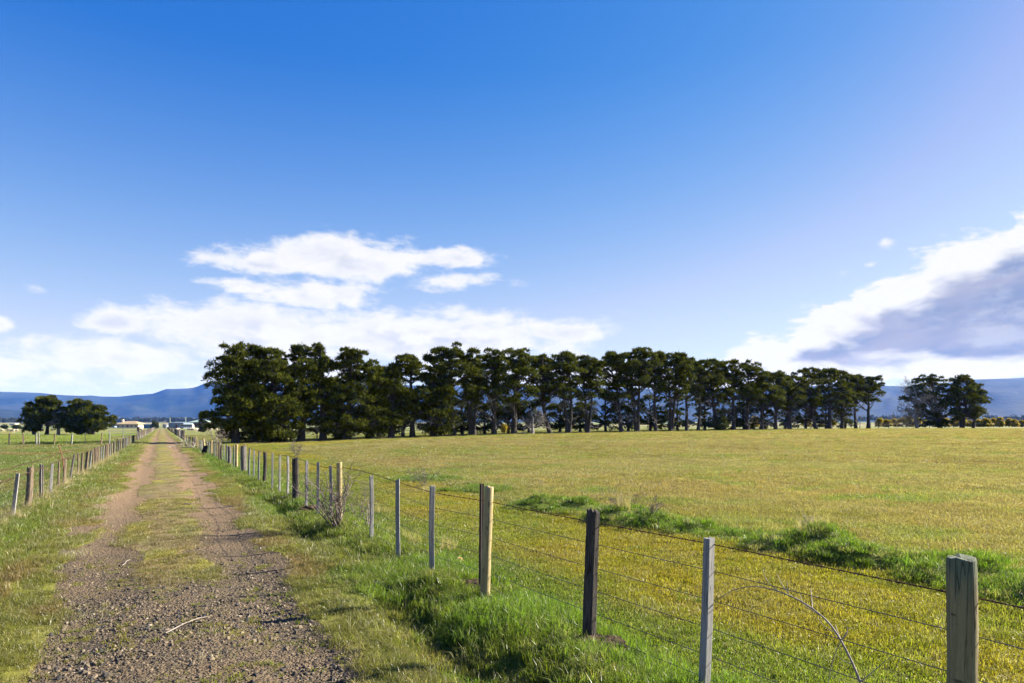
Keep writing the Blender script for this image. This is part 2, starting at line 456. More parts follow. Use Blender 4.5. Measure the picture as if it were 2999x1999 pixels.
def blade_material(name, gloss=0.03, trans=0.52):
    m, gm = new_mat(name)
    at = gm.n('ShaderNodeAttribute', attribute_name='tint', attribute_type='INSTANCER')
    ab = gm.n('ShaderNodeAttribute', attribute_name='blade')
    ah = gm.n('ShaderNodeAttribute', attribute_name='hgt')
    t = X(gm, at.outputs['Color']); b = X(gm, ab.outputs['Fac']); h = X(gm, ah.outputs['Fac'])
    f = b * 1.35 + 0.30
    col = gm.mix(1.0, t, gm.comb(f, f, f), 'MULTIPLY')
    col = gm.mix(gm.smooth(b, 0.86, 0.93) * 0.6, col, tuple(STRAW))
    col = gm.mix(h * 0.14, col, tuple(STRAW))
    d = gm.n('ShaderNodeBsdfDiffuse'); gm.put(d.inputs[0], col)
    tr = gm.n('ShaderNodeBsdfTranslucent'); gm.put(tr.inputs[0], gm.mix(1.0, col, (1.1, 1.25, 0.6), 'MULTIPLY'))
    mx = gm.n('ShaderNodeMixShader'); mx.inputs[0].default_value = trans
    gm.nt.links.new(d.outputs[0], mx.inputs[1]); gm.nt.links.new(tr.outputs[0], mx.inputs[2])
    gl = gm.n('ShaderNodeBsdfGlossy'); gl.inputs['Roughness'].default_value = 0.42; gl.inputs[0].default_value = (1, 1, 1, 1)
    m2 = gm.n('ShaderNodeMixShader'); m2.inputs[0].default_value = gloss
    gm.nt.links.new(mx.outputs[0], m2.inputs[1]); gm.nt.links.new(gl.outputs[0], m2.inputs[2])
    out(gm, m2.outputs[0])
    return m
M_BLADE = blade_material('grass_blade')

def simple_mat(name, c1, c2, scale=3.0, stretch=(1, 1, 1), rough=0.85, spec=0.25, bstr=0.5, bdist=0.01, c3=None, metal=0.0):
    dim = lambda c: tuple(q * 0.76 for q in c)
    c1, c2 = dim(c1), dim(c2); c3 = dim(c3) if c3 is not None else None
    m, gm = new_mat(name)
    P = gm.vscale(objc(gm), stretch)
    n1 = gm.noise(P, scale, 6, 0.65); n2 = gm.noise(P, scale * 6, 4, 0.65)
    col = gm.mix(gm.smooth(n1 * 0.6 + n2 * 0.4, 0.36, 0.64), c1, c2)
    if c3 is not None: col = gm.mix(gm.smooth(n2, 0.58, 0.70) * 0.8, col, c3)
    hgt = n1 * 0.4 + n2 * 0.6
    if stretch[0] > 10:
        ck = gm.noise(gm.vscale(objc(gm), (38, 38, 0.8)), 1.0, 3, 0.5)
        cr = gm.smooth(gm.math('ABSOLUTE', ck - 0.5), 0.0, 0.022, 1.0, 0.0)
        kn = gm.n('ShaderNodeTexVoronoi'); gm.put(kn.inputs['Vector'], gm.vscale(objc(gm), (9, 9, 5))); kn.inputs['Scale'].default_value = 1.0
        kf = gm.smooth(X(gm, kn.outputs['Distance']), 0.05, 0.16, 0.75, 0.0)
        col = gm.mix(cr.max(kf) * 0.8, col, tuple(q * 0.22 for q in c1))
        hgt = hgt - cr * 0.8
    out(gm, bsdf(gm, col, rough, spec, hgt, bstr, bdist, metal))
    return m
WG = (14, 14, 0.9)
M_PINE = simple_mat('treated_pine_wood', (0.34, 0.26, 0.11), (0.50, 0.40, 0.20), 2.2, WG, 0.75, 0.25, 0.5, 0.006, (0.24, 0.17, 0.08))
M_SPLIT = simple_mat('weathered_split_wood', (0.10, 0.09, 0.08), (0.26, 0.235, 0.21), 2.6, WG, 0.9, 0.15, 0.9, 0.012, (0.045, 0.038, 0.032))
M_DARKP = simple_mat('dark_hardwood', (0.035, 0.028, 0.024), (0.14, 0.12, 0.105), 2.6, WG, 0.9, 0.15, 0.9, 0.012, (0.018, 0.015, 0.013))
M_SAWN = simple_mat('grey_sawn_wood', (0.24, 0.225, 0.205), (0.42, 0.40, 0.38), 2.4, WG, 0.85, 0.2, 0.6, 0.005, (0.15, 0.135, 0.12))
M_BROWNP = simple_mat('brown_old_wood', (0.14, 0.10, 0.065), (0.30, 0.23, 0.165), 2.6, WG, 0.9, 0.15, 0.9, 0.01, (0.06, 0.045, 0.035))
M_PICKET = simple_mat('rusty_black_steel', (0.022, 0.014, 0.012), (0.05, 0.026, 0.02), 9, (1, 1, 1), 0.6, 0.4, 0.3, 0.002)
M_REDROD = simple_mat('red_brown_steel', (0.22, 0.07, 0.045), (0.30, 0.10, 0.06), 9, (1, 1, 1), 0.7, 0.3)
M_RUST = simple_mat('rusty_wire', (0.055, 0.024, 0.015), (0.13, 0.06, 0.035), 30, (1, 1, 1), 0.8, 0.3)
M_WIRE = simple_mat('galvanised_wire', (0.035, 0.035, 0.035), (0.08, 0.075, 0.07), 30, (1, 1, 1), 0.5, 0.5, 0.2, 0.001, None, 0.3)
M_BARK = simple_mat('cypress_bark', (0.03, 0.024, 0.02), (0.11, 0.095, 0.08), 3.0, (5, 5, 0.7), 0.95, 0.1, 1.0, 0.05)
M_DEAD = simple_mat('dead_grey_branch', (0.22, 0.19, 0.165), (0.50, 0.455, 0.41), 3.0, (3, 3, 1), 0.9, 0.15)
M_TWIG = simple_mat('thorny_bare_twig', (0.10, 0.075, 0.065), (0.27, 0.225, 0.20), 6.0, (1, 1, 1), 0.85, 0.2)
M_STICK = simple_mat('pale_dead_branch', (0.26, 0.21, 0.17), (0.42, 0.36, 0.30), 12.0, (1, 1, 1), 0.8, 0.2)
M_SOIL = simple_mat('turned_soil', (0.035, 0.022, 0.014), (0.12, 0.08, 0.05), 18.0, (1, 1, 1), 0.95, 0.1, 1.0, 0.02)
M_ROCK = simple_mat('orange_sandstone', (0.45, 0.24, 0.09), (0.58, 0.36, 0.17), 9.0, (1, 1, 1), 0.9, 0.15, 0.7, 0.01)
M_RUBBER = simple_mat('black_rubber', (0.018, 0.018, 0.02), (0.045, 0.045, 0.05), 14.0, (1, 1, 1), 0.6, 0.4)
M_PLASTIC = simple_mat('black_plastic_sheet', (0.006, 0.006, 0.006), (0.012, 0.012, 0.012), 6.0, (1, 1, 1), 0.6, 0.3)

def near_post_mat():
    m, gm = new_mat('copper_stained_pine')
    O = objc(gm); P = gm.vscale(O, WG)
    n1 = gm.noise(P, 2.4, 6, 0.65); n2 = gm.noise(P, 12, 4, 0.65); nb = gm.noise(gm.vscale(O, (9, 9, 4)), 1.0, 3, 0.6)
    col = gm.mix(gm.smooth(n1 * 0.6 + n2 * 0.4, 0.36, 0.64), (0.17, 0.135, 0.065), (0.28, 0.23, 0.115))
    z = gm.sep(O)[2]
    col = gm.mix(gm.smooth(z + (nb - 0.5) * 0.35, 0.94, 1.10) * 0.6, col, (0.045, 0.10, 0.070))
    col = gm.mix(gm.smooth(n2, 0.60, 0.72) * 0.8, col, (0.07, 0.055, 0.03))
    ck = gm.noise(gm.vscale(O, (30, 30, 1.2)), 1.0, 3, 0.5)
    cr = gm.smooth(gm.math('ABSOLUTE', ck - 0.5), 0.0, 0.02, 1.0, 0.0)
    rg = gm.noise(gm.vscale(O, (10, 10, 26)), 1.0, 3, 0.6)
    col = gm.mix(cr.max(gm.smooth(rg, 0.66, 0.72)) * 0.75, col, (0.04, 0.032, 0.018))
    out(gm, bsdf(gm, col, 0.8, 0.25, n1 * 0.4 + n2 * 0.6 - cr * 0.8, 0.8, 0.008))
    return m
M_NEARPOST = near_post_mat()

def foliage_material(name, c1, c2, trans=0.22):
    m, gm = new_mat(name)
    ab = gm.n('ShaderNodeAttribute', attribute_name='leaf')
    b = X(gm, ab.outputs['Fac'])
    oi = gm.n('ShaderNodeObjectInfo')
    col = gm.mix(b, c1, c2)
    rf = X(gm, oi.outputs['Random']) * 0.3 + 0.85
    col = gm.mix(1.0, col, gm.comb(rf, rf, rf), 'MULTIPLY')
    d = gm.n('ShaderNodeBsdfDiffuse'); gm.put(d.inputs[0], col)
    tr = gm.n('ShaderNodeBsdfTranslucent'); gm.put(tr.inputs[0], col)
    mx = gm.n('ShaderNodeMixShader'); mx.inputs[0].default_value = trans
    gm.nt.links.new(d.outputs[0], mx.inputs[1]); gm.nt.links.new(tr.outputs[0], mx.inputs[2])
    out(gm, mx.outputs[0])
    return m
M_CYP = foliage_material('cypress_foliage', (0.009, 0.017, 0.004), (0.122, 0.132, 0.018), 0.28)
M_SHRUB = foliage_material('olive_hedge_foliage', (0.16, 0.14, 0.018), (0.50, 0.37, 0.05), 0.40)
M_BUSH = foliage_material('green_bush_foliage', (0.03, 0.045, 0.015), (0.09, 0.10, 0.03), 0.25)
M_FARTREE = foliage_material('distant_gum_foliage', (0.03, 0.04, 0.02), (0.08, 0.085, 0.045), 0.2)

def plain(name, c, rough=0.7, spec=0.3, var=0.15):
    return simple_mat(name, tuple(x * (1 - var) for x in c), tuple(min(1, x * (1 + var)) for x in c), 0.6, (1, 1, 1), rough, spec, 0.1, 0.01)
M_GLASS = plain('window_glass', (0.03, 0.035, 0.04), 0.15, 0.6)
M_CREAM = plain('cream_wall', (0.62, 0.52, 0.38)); M_TANROOF = plain('tan_iron_roof', (0.52, 0.38, 0.20), 0.5)
M_BLUESHED = plain('blue_grey_iron', (0.20, 0.26, 0.32), 0.5); M_WHITE = plain('white_paint', (0.46, 0.46, 0.44), 0.6)
M_GREENROOF = plain('pale_green_roof', (0.36, 0.48, 0.37), 0.5); M_BRICK = plain('dark_red_brick', (0.16, 0.05, 0.035))
M_BLUE = plain('blue_iron', (0.10, 0.22, 0.36), 0.5); M_GREYIRON = plain('grey_iron', (0.33, 0.35, 0.37), 0.5)
M_TYRE = plain('tyre_rubber', (0.02, 0.02, 0.02)); M_POLE = plain('pale_pole', (0.42, 0.46, 0.36)); M_GREEN = plain('green_iron', (0.05, 0.15, 0.09), 0.5)
M_WOOL = simple_mat('cream_wool', (0.55, 0.44, 0.30), (0.72, 0.60, 0.44), 8.0)

# ------------------------------------------------------------------ the ground
def build_ground():
    fine = np.arange(-43.0, 43.01, 0.32)
    rest = np.arange(49.0, 317.0 - 5.9, 6.0)
    ang = np.radians(np.concatenate([fine, rest]))
    r = [0.6]
    while r[-1] < 7000:
        q = 1.30 if r[-1] < 2.4 else 1.0105 if r[-1] < 22 else 1.018 if r[-1] < 120 else 1.05
        r.append(r[-1] * q)
    r = np.array(r)
    rr, aa = np.meshgrid(r, ang, indexing='ij')
    x = (rr * np.sin(aa)).ravel(); y = (rr * np.cos(aa)).ravel()
    z = terrain(x, y)
    s, t = st(x, y)
    z -= 0.06 * (1 - ss(np.abs(t - 0.25), 1.45, 1.75)) * (s > 1) * (s < 430)      # bed of the track
    nr, na = len(r), len(ang)
    i = np.arange(nr - 1)[:, None] * na; j = np.arange(na)[None, :]; j2 = (j + 1) % na
    q = np.stack([i + j, i + j2, i + na + j2, i + na + j], -1).reshape(-1, 4)[:, ::-1]
    v = np.stack([x, y, z], 1)
    v = np.vstack([v, [[0, 0, 0]]])
    c = len(v) - 1
    tri = np.stack([np.full(na, c), np.arange(na), (np.arange(na) + 1) % na], 1)[:, ::-1]
    me = mesh_np('ground', v, [q, tri], True)
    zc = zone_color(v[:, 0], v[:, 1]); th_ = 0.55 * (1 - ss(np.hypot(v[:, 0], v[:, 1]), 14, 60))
    zc = mixc(zc, const(np.array([0.075, 0.060, 0.022]), len(zc)), th_)      # thatch and soil colour, darkened nearby to paint in shade between blades
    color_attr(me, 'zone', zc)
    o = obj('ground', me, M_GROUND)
    tag(o, 'green and straw coloured paddocks reaching to the distant hills', 'ground', kind='structure')
build_ground()
def build_track():
    s = [1.2]
    while s[-1] < 420: s.append(s[-1] * (1.007 if s[-1] < 30 else 1.02) + 0.012)
    s = np.array(s); t = np.linspace(-1.75, 2.25, 72)
    S, T = np.meshgrid(s, t, indexing='ij')
    x, y = xy(S.ravel(), T.ravel())
    z = terrain(x, y) + 0.008 + 0.0005 * S.ravel()
    gm_ = gravel_mask(x, y)
    z += 0.022 * gm_ * (fbm(x / 0.09, y / 0.09, 5, 2) - 0.5)
    edge = ss(np.abs(T.ravel() - 0.25), 1.85, 2.0)
    z -= edge * 0.05
    nt_ = len(t)
    i = np.arange(len(s) - 1)[:, None] * nt_; j = np.arange(nt_ - 1)[None, :]
    q = np.stack([i + j, i + j + 1, i + nt_ + j + 1, i + nt_ + j], -1).reshape(-1, 4)
    me = mesh_np('farm_track', np.stack([x, y, z], 1), [q], True)
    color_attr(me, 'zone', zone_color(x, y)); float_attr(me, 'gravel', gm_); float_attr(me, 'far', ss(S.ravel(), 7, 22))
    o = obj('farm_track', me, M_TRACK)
    tag(o, 'gravel farm lane with two wheel ruts and a grassy middle', 'lane', kind='structure')
build_track()

# ------------------------------------------------------------------ mountains and hills
def ridge(name, label, prof, ycrest, yfoot, mat, seed, rough, az_pad=0.35, nrow=26):
    px = np.array([q[0] for q in prof], float); py = np.array([q[1] for q in prof], float)
    azp = np.arctan((px - 1500) / F)
    az = np.linspace(azp[0] - az_pad, azp[-1] + az_pad, 420)
    hgt = np.interp(az, azp, (HY - py)) / F * ycrest + CAM_H
    endf = ss(az, az[0], azp[0]) * (1 - ss(az, azp[-1], az[-1])) if name == 'hill' else 1.0
    hgt = hgt * endf
    V = []
    for k_ in range(nrow):
        u = k_ / (nrow - 1)
        if u < 0.72:
            w = u / 0.72; yy = yfoot + (ycrest - yfoot) * w; hh = w ** 1.25
        else:
            w = (u - 0.72) / 0.28; yy = ycrest + (ycrest - yfoot) * 0.5 * w; hh = 1 - 0.55 * w
        dist = yy
        x_ = np.tan(np.clip(az, -1.35, 1.35)) * dist
        nz = (fbm(az * 22 + 0.6 * u, np.full_like(az, u * 3.0), seed, 4) - 0.5) * rough * hgt * (1 - abs(2 * hh - 1)) * 1.6
        crest = (fbm(az * 160, np.full_like(az, u * 9), seed + 5, 3) - 0.5) * 0.02 * hgt
        z_ = hgt * hh + nz + crest + (terrain(x_, np.full_like(x_, yfoot)) - 2) * (1 - hh)
        V.append(np.stack([x_, np.full_like(x_, yy), z_], 1))
    n = len(az); v = np.concatenate(V)
    i = np.arange(nrow - 1)[:, None] * n; j = np.arange(n - 1)[None, :]
    q = np.stack([i + j, i + j + 1, i + n + j + 1, i + n + j], -1).reshape(-1, 4)
    o = obj(name, mesh_np(name, v, [q], True), mat)
    tag(o, label, 'hills', kind='structure')
def hill_mat(name, c1, c2, sc):
    m, gm = new_mat(name)
    P = posn(gm)
    n1 = gm.noise(P, sc, 6, 0.6); n2 = gm.noise(P, sc * 9, 5, 0.7)
    col = gm.mix(gm.smooth(n1 * 0.55 + n2 * 0.45, 0.40, 0.62), c1, c2)
    out(gm, bsdf(gm, col, 0.95, 0.05, n2, 0.6, 20.0))
    return m
M_MTN = hill_mat('forested_mountain', (0.012, 0.022, 0.020), (0.045, 0.05, 0.04), 0.0022)
M_HILL = hill_mat('scrubby_hill', (0.06, 0.06, 0.04), (0.15, 0.135, 0.09), 0.006)
ridge('mountain', 'long blue flat-topped mountain range behind the plain',
      [(-400, 1140), (0, 1146), (123, 1150), (158, 1155), (245, 1159), (260, 1157), (305, 1161), (350, 1161), (386, 1157), (449, 1152), (486, 1139), (526, 1138), (568, 1135),
       (593, 1125), (603, 1121), (631, 1123), (800, 1120), (1100, 1126), (1400, 1131), (1750, 1133), (2000, 1142), (2250, 1136), (2400, 1128), (2565, 1128), (2658, 1132), (2760, 1124), (2849, 1111), (2999, 1106), (3400, 1100)],
      6200, 3900, M_MTN, 111, 0.35)
ridge('foothill', 'low dark blue foothill under the mountain range at far left',
      [(-700, 1205), (-200, 1192), (0, 1197), (60, 1203), (110, 1214), (200, 1232), (260, 1240)], 3600, 2900, M_MTN, 131, 0.25, 0.05)
ridge('hill', 'low scrubby hill beyond the farmhouses',
      [(400, 1236), (430, 1231), (470, 1223), (510, 1221), (560, 1222), (600, 1226), (660, 1230), (760, 1236)], 1900, 1600, M_HILL, 151, 0.2, 0.02, 16)

# ------------------------------------------------------------------ tubes (branches, wires)
def frames(pts):
    d = np.gradient(pts, axis=0)
    d /= np.linalg.norm(d, axis=1)[:, None] + 1e-9
    ref = np.where(np.abs(d[:, 2:3]) > 0.9, np.array([[1.0, 0, 0]]), np.array([[0, 0, 1.0]]))
    a = np.cross(d, ref); a /= np.linalg.norm(a, axis=1)[:, None] + 1e-9
    return a, np.cross(d, a)
class Tubes:
    def __init__(s): s.v, s.f, s.n = [], [], 0
    def add(s, pts, rad, k=5):
        pts = np.asarray(pts, float); m = len(pts)
        rad = np.broadcast_to(np.asarray(rad, float), (m,))
        a, b = frames(pts)
        th = np.arange(k) / k * 2 * np.pi
        ring = pts[:, None, :] + rad[:, None, None] * (np.cos(th)[None, :, None] * a[:, None, :] + np.sin(th)[None, :, None] * b[:, None, :])
        s.v.append(ring.reshape(-1, 3))
        i = np.arange(m - 1)[:, None] * k + s.n; j = np.arange(k)[None, :]; j2 = (j + 1) % k
        s.f.append(np.stack([i + j, i + j2, i + k + j2, i + k + j], -1).reshape(-1, 4))
        s.n += m * k
    def mesh(s, name, smooth=True):
        return mesh_np(name, np.concatenate(s.v), [np.concatenate(s.f)], smooth)

def curve(p0, p1, bend, n, rng, wob=0.0):
    p0 = np.asarray(p0, float); p1 = np.asarray(p1, float)
    u = np.linspace(0, 1, n)[:, None]
    q = p0 * (1 - u) + p1 * u + np.asarray(bend, float)[None, :] * (4 * u * (1 - u))
    if wob: q[1:] += rng.normal(0, wob, (n - 1, 3)) * np.linspace(0.4, 1, n - 1)[:, None]
    return q
def twigs(tb, rng, p, d, length, r, depth, k=3, spread=0.7, up=0.15, kids=(2, 4), minr=0.002):
    """recursive bare branch"""
    d = d / np.linalg.norm(d)
    n = 5
    pts = [np.asarray(p, float)]
    dd = d.copy()
    for i in range(n - 1):
        dd = dd + rng.normal(0, 0.16, 3) + np.array([0, 0, up * 0.3]); dd /= np.linalg.norm(dd)
        pts.append(pts[-1] + dd * length / (n - 1))
    pts = np.array(pts)
    tb.add(pts, np.maximum(np.linspace(r, r * 0.45, n), minr), k)
    if depth > 0:
        for c in range(rng.integers(kids[0], kids[1] + 1)):
            i = rng.integers(1, n)
            nd = (pts[i] - pts[i - 1]); nd /= np.linalg.norm(nd)
            nd = nd + rng.normal(0, spread, 3) + np.array([0, 0, up])
            twigs(tb, rng, pts[i], nd, length * rng.uniform(0.45, 0.75), r * 0.55, depth - 1, k, spread, up, kids, minr)

# ------------------------------------------------------------------ foliage
def spray_mesh(name, cen, rad, per, L, W, rng, wind=(0.15, 0, 0.35), flat=0.65, inner=0.35):
    """cen (n,3), rad (n,): clumps; each gets `per` sprays of three tapering leaf blades"""
    n = len(cen)
    N = n * per
    c = np.repeat(cen, per, 0); r = np.repeat(rad, per)
    d = rng.normal(size=(N, 3)); d /= np.linalg.norm(d, axis=1)[:, None]
    d[:, 2] = np.where(d[:, 2] < -0.25, -d[:, 2] * 0.8, d[:, 2])
    rr = rng.uniform(inner, 1.0, N) ** 0.6
    pos = c + d * (r * rr)[:, None] * np.array([1, 1, flat])
    ax = d * 0.75 + np.array(wind) + rng.normal(0, 0.38, (N, 3)); ax /= np.linalg.norm(ax, axis=1)[:, None]
    side = np.cross(ax, rng.normal(size=(N, 3))); side /= np.linalg.norm(side, axis=1)[:, None] + 1e-9
    ln = L * rng.uniform(0.55, 1.3, N) * np.where(rng.random(N) < 0.10, 1.7, 1.0)
    V, leafv = [], []
    tone = rng.random(N)
    for kk, (off, lf) in enumerate(((0.0, 1.0), (0.75, 0.72), (-0.75, 0.72))):
        dirv = ax + side * off; dirv /= np.linalg.norm(dirv, axis=1)[:, None]
        nrm = np.cross(ax, side)
        wv_ = np.cross(dirv, nrm + rng.normal(0, 0.5, (N, 3))); wv_ /= np.linalg.norm(wv_, axis=1)[:, None] + 1e-9
        l = (ln * lf)[:, None]; w = (W * rng.uniform(0.7, 1.3, N))[:, None]
        p0 = pos; p2 = pos + dirv * l
        pm = pos + dirv * l * 0.5
        V.append(np.stack([p0, pm + wv_ * w, p2, pm - wv_ * w], 1))
        leafv.append(np.repeat(np.clip(tone + rng.normal(0, 0.12, N), 0, 1)[:, None], 4, 1))
    V = np.concatenate(V).reshape(-1, 3)
    q = np.arange(len(V)).reshape(-1, 4)
    me = mesh_np(name, V, [q], False)
    float_attr(me, 'leaf', np.concatenate(leafv).ravel())
    return me

def crown_points(rng, n, H, zb, rx, ry, cx, cy, style):
    zf = rng.random(n) ** (0.75 if style == 'umbrella' else 0.95)
    if style == 'umbrella':
        e = np.interp(zf, [0, 0.15, 0.4, 0.7, 0.88, 1.0], [0.62, 0.88, 1.0, 0.98, 0.80, 0.42])
    elif style == 'full':
        e = np.interp(zf, [0, 0.15, 0.35, 0.65, 0.88, 1.0], [0.62, 0.92, 1.0, 0.90, 0.66, 0.30])
    else:
        e = np.interp(zf, [0, 0.3, 0.7, 1.0], [0.85, 1.0, 0.55, 0.12])
    rf = np.sqrt(rng.uniform(0.10, 1.0, n)) * e * 0.88
    a = rng.random(n) * 2 * np.pi
    lob = 1 + 0.24 * np.sin(a * 3 + zf * 5 + rng.random() * 6) + 0.12 * np.sin(a * 5 + zf * 9) + rng.normal(0, 0.10, n)
    x = cx * np.interp(zf, [0, 0.4, 1], [0.6, 1, 1]) + rx * rf * lob * np.cos(a)
    y = cy + ry * rf * lob * np.sin(a)
    return np.stack([x, y, zb + zf * (H * 0.955 - zb) + rng.normal(0, 0.02 * H, n)], 1)

def cypress(label, px, top, xl, xr, clear, style='umbrella', Y=None, seed=0, group=None, per=98, nclump=46, dead=6, stems=1, trunk_r=0.30, lean=0.0, name='cypress_tree', L=0.33, W=0.043, mat=None):
    rng = np.random.default_rng(1000 + seed)
    if Y is None: x, Y = row_point(px)
    else: x = (px - 1500) / F * Y
    z = tz(x, Y)
    H = zat(top, Y) - z
    sc = Y / F
    cx = ((xl + xr) / 2 - px) * sc; rx = max((xr - xl) / 2 * sc, 0.8) * (1.2 if style == 'umbrella' else 1.1)
    ry = rx * rng.uniform(0.75, 0.95)
    zb = max((clear - 0.07) * H, 0.25)
    root = empty(name, (x, Y, z - 0.05))
    tag(root, label, 'tree', group)
    nclump = int(nclump * 1.5); cen = crown_points(rng, nclump, H, zb, rx, ry, cx, 0.0, style)
    rad = rng.uniform(0.45, 1.0, nclump) ** 1.3 * min(1.05, 0.40 * rx + 0.25)
    topz = (cen[:, 2] > 0.8 * H); rad[topz] *= 0.72
    # trunk and limbs
    tb = Tubes()
    topc = np.array([cx * 0.7, 0, H * 0.86])
    axes = []
    for k_ in range(stems):
        off = np.array([0, 0, 0]) if stems == 1 else np.array([(k_ - (stems - 1) / 2) * 0.45, rng.normal(0, 0.12), 0])
        tp = topc + np.array([(k_ - (stems - 1) / 2) * rx * 0.5, rng.normal(0, 0.3), -rng.random() * 0.8 * k_])
        pts = curve(off * 0.5, tp, np.array([lean + rng.normal(0, 0.12), rng.normal(0, 0.12), 0]), 9, rng, 0.05)
        pts[0] = off * 0.5
        rad_t = np.interp(np.linspace(0, 1, 9), [0, 0.05, 0.12, 0.5, 1], [1.75, 1.25, 1.0, 0.68, 0.22]) * trunk_r / (stems ** 0.5)
        pts = np.vstack([pts[:1], pts[:1] * 0.9 + pts[1:2] * 0.1, pts[1:]])
        rad_t = np.concatenate([[trunk_r * 1.8 / stems ** 0.5], [trunk_r * 1.3 / stems ** 0.5], rad_t[1:]])
        tb.add(pts, rad_t, 9)
        axes.append(pts)
    ob = obj('trunk', tb.mesh('trunk'), M_BARK, root)
    lb = Tubes()
    for i in range(nclump):
        c = cen[i]; pts = axes[rng.integers(0, stems)]
        hz = c[2] - rng.uniform(0.35, 0.9) * np.hypot(c[0], c[1]) - 0.2
        hz = np.clip(hz, max(0.18 * H, 0.35 if clear < 0.15 else zb * 0.72), H * 0.82)
        k_ = np.argmin(np.abs(pts[:, 2] - hz)); p0 = pts[k_]
        q = curve(p0, c, (0, 0, -0.15 * np.linalg.norm(c - p0) * rng.uniform(-0.3, 1)), 6, rng, 0.07)
        lb.add(q, np.linspace(0.085, 0.03, 6) * rng.uniform(0.7, 1.4), 4)
    obj('limbs', lb.mesh('limbs'), M_BARK, root)['kind'] = 'stuff'
    if dead:
        db = Tubes()
        for i in range(dead):
            hz = H * rng.uniform(0.06, max(clear + 0.05, 0.22))
            pts = axes[rng.integers(0, stems)]
            j = np.argmin(np.abs(pts[:, 2] - hz))
            p0 = np.array([np.interp(hz, pts[:, 2], pts[:, 0]), np.interp(hz, pts[:, 2], pts[:, 1]), hz])
            a = rng.random() * 6.283
            twigs(db, rng, p0, np.array([math.cos(a), math.sin(a), rng.uniform(-0.15, 0.6)]), rng.uniform(0.5, 1.0) * min(1.5, rx * 0.75), 0.035, 2, 3, 0.5, 0.15, (2, 4), 0.010)
        obj('dead_branches', db.mesh('dead_branches'), M_DEAD, root)['kind'] = 'stuff'
    crown = obj('crown', spray_mesh('crown', cen, rad, per, L, W, rng), mat or M_CYP, root); crown['kind'] = 'stuff'
    return root
def dead_tree(label, px, top, xl, xr, Y, seed, group=None, lean=0.0, trunk_r=0.2, depth=4, n=11, green=False):
    rng = np.random.default_rng(5000 + seed)
    x = (px - 1500) / F * Y; z = tz(x, Y); H = zat(top, Y) - z
    root = empty('dead_tree', (x, Y, z - 0.05)); tag(root, label, 'tree', group)
    tb = Tubes(); pts = curve((0, 0, 0), (lean, 0, H * 0.8), (0, 0, 0), 8, rng, 0.07)
    tb.add(pts, np.linspace(trunk_r * 1.3, trunk_r * 0.3, 8), 8)
    obj('trunk', tb.mesh('trunk'), M_DEAD, root)
    db = Tubes(); w = (xr - xl) / 2 * Y / F; off = ((xl + xr) / 2 - px) * Y / F
    for i in range(n):
        u = rng.uniform(0.12, 1.0)
        p0 = np.array([np.interp(u * H * 0.8, pts[:, 2], pts[:, 0]), 0, u * H * 0.8])
        a = rng.random() * 6.283
        twigs(db, rng, p0, np.array([math.cos(a) + off / w * 0.8, math.sin(a), rng.uniform(0.0, 0.9)]), w * 0.62 * (1.1 - 0.45 * u), 0.05, depth - 1, 3, 0.55, 0.12, (3, 5), 0.012)
    obj('branches', db.mesh('branches'), M_DEAD, root)['kind'] = 'stuff'
    if green:
        cen = rng.normal(0, 0.5, (9, 3)) + np.array([0.3, 0, H * 0.52])
        obj('living_shoots', spray_mesh('living_shoots', cen, np.full(9, 0.6), 40, 0.55, 0.09, rng), M_CYP, root)
    return root

ROWG = 'cypress windbreak row'
ORD = ['first', 'second', 'third', 'fourth', 'fifth', 'sixth', 'seventh', 'eighth', 'ninth', 'tenth', 'eleventh', 'twelfth', 'thirteenth', 'fourteenth', 'fifteenth', 'sixteenth',
       'seventeenth', 'eighteenth', 'nineteenth', 'twentieth', 'twenty-first', 'twenty-second', 'twenty-third', 'twenty-fourth', 'twenty-fifth', 'twenty-sixth', 'twenty-seventh',
       'twenty-eighth', 'twenty-ninth', 'thirtieth', 'thirty-first', 'thirty-second', 'thirty-third', 'thirty-fourth', 'thirty-fifth', 'thirty-sixth']
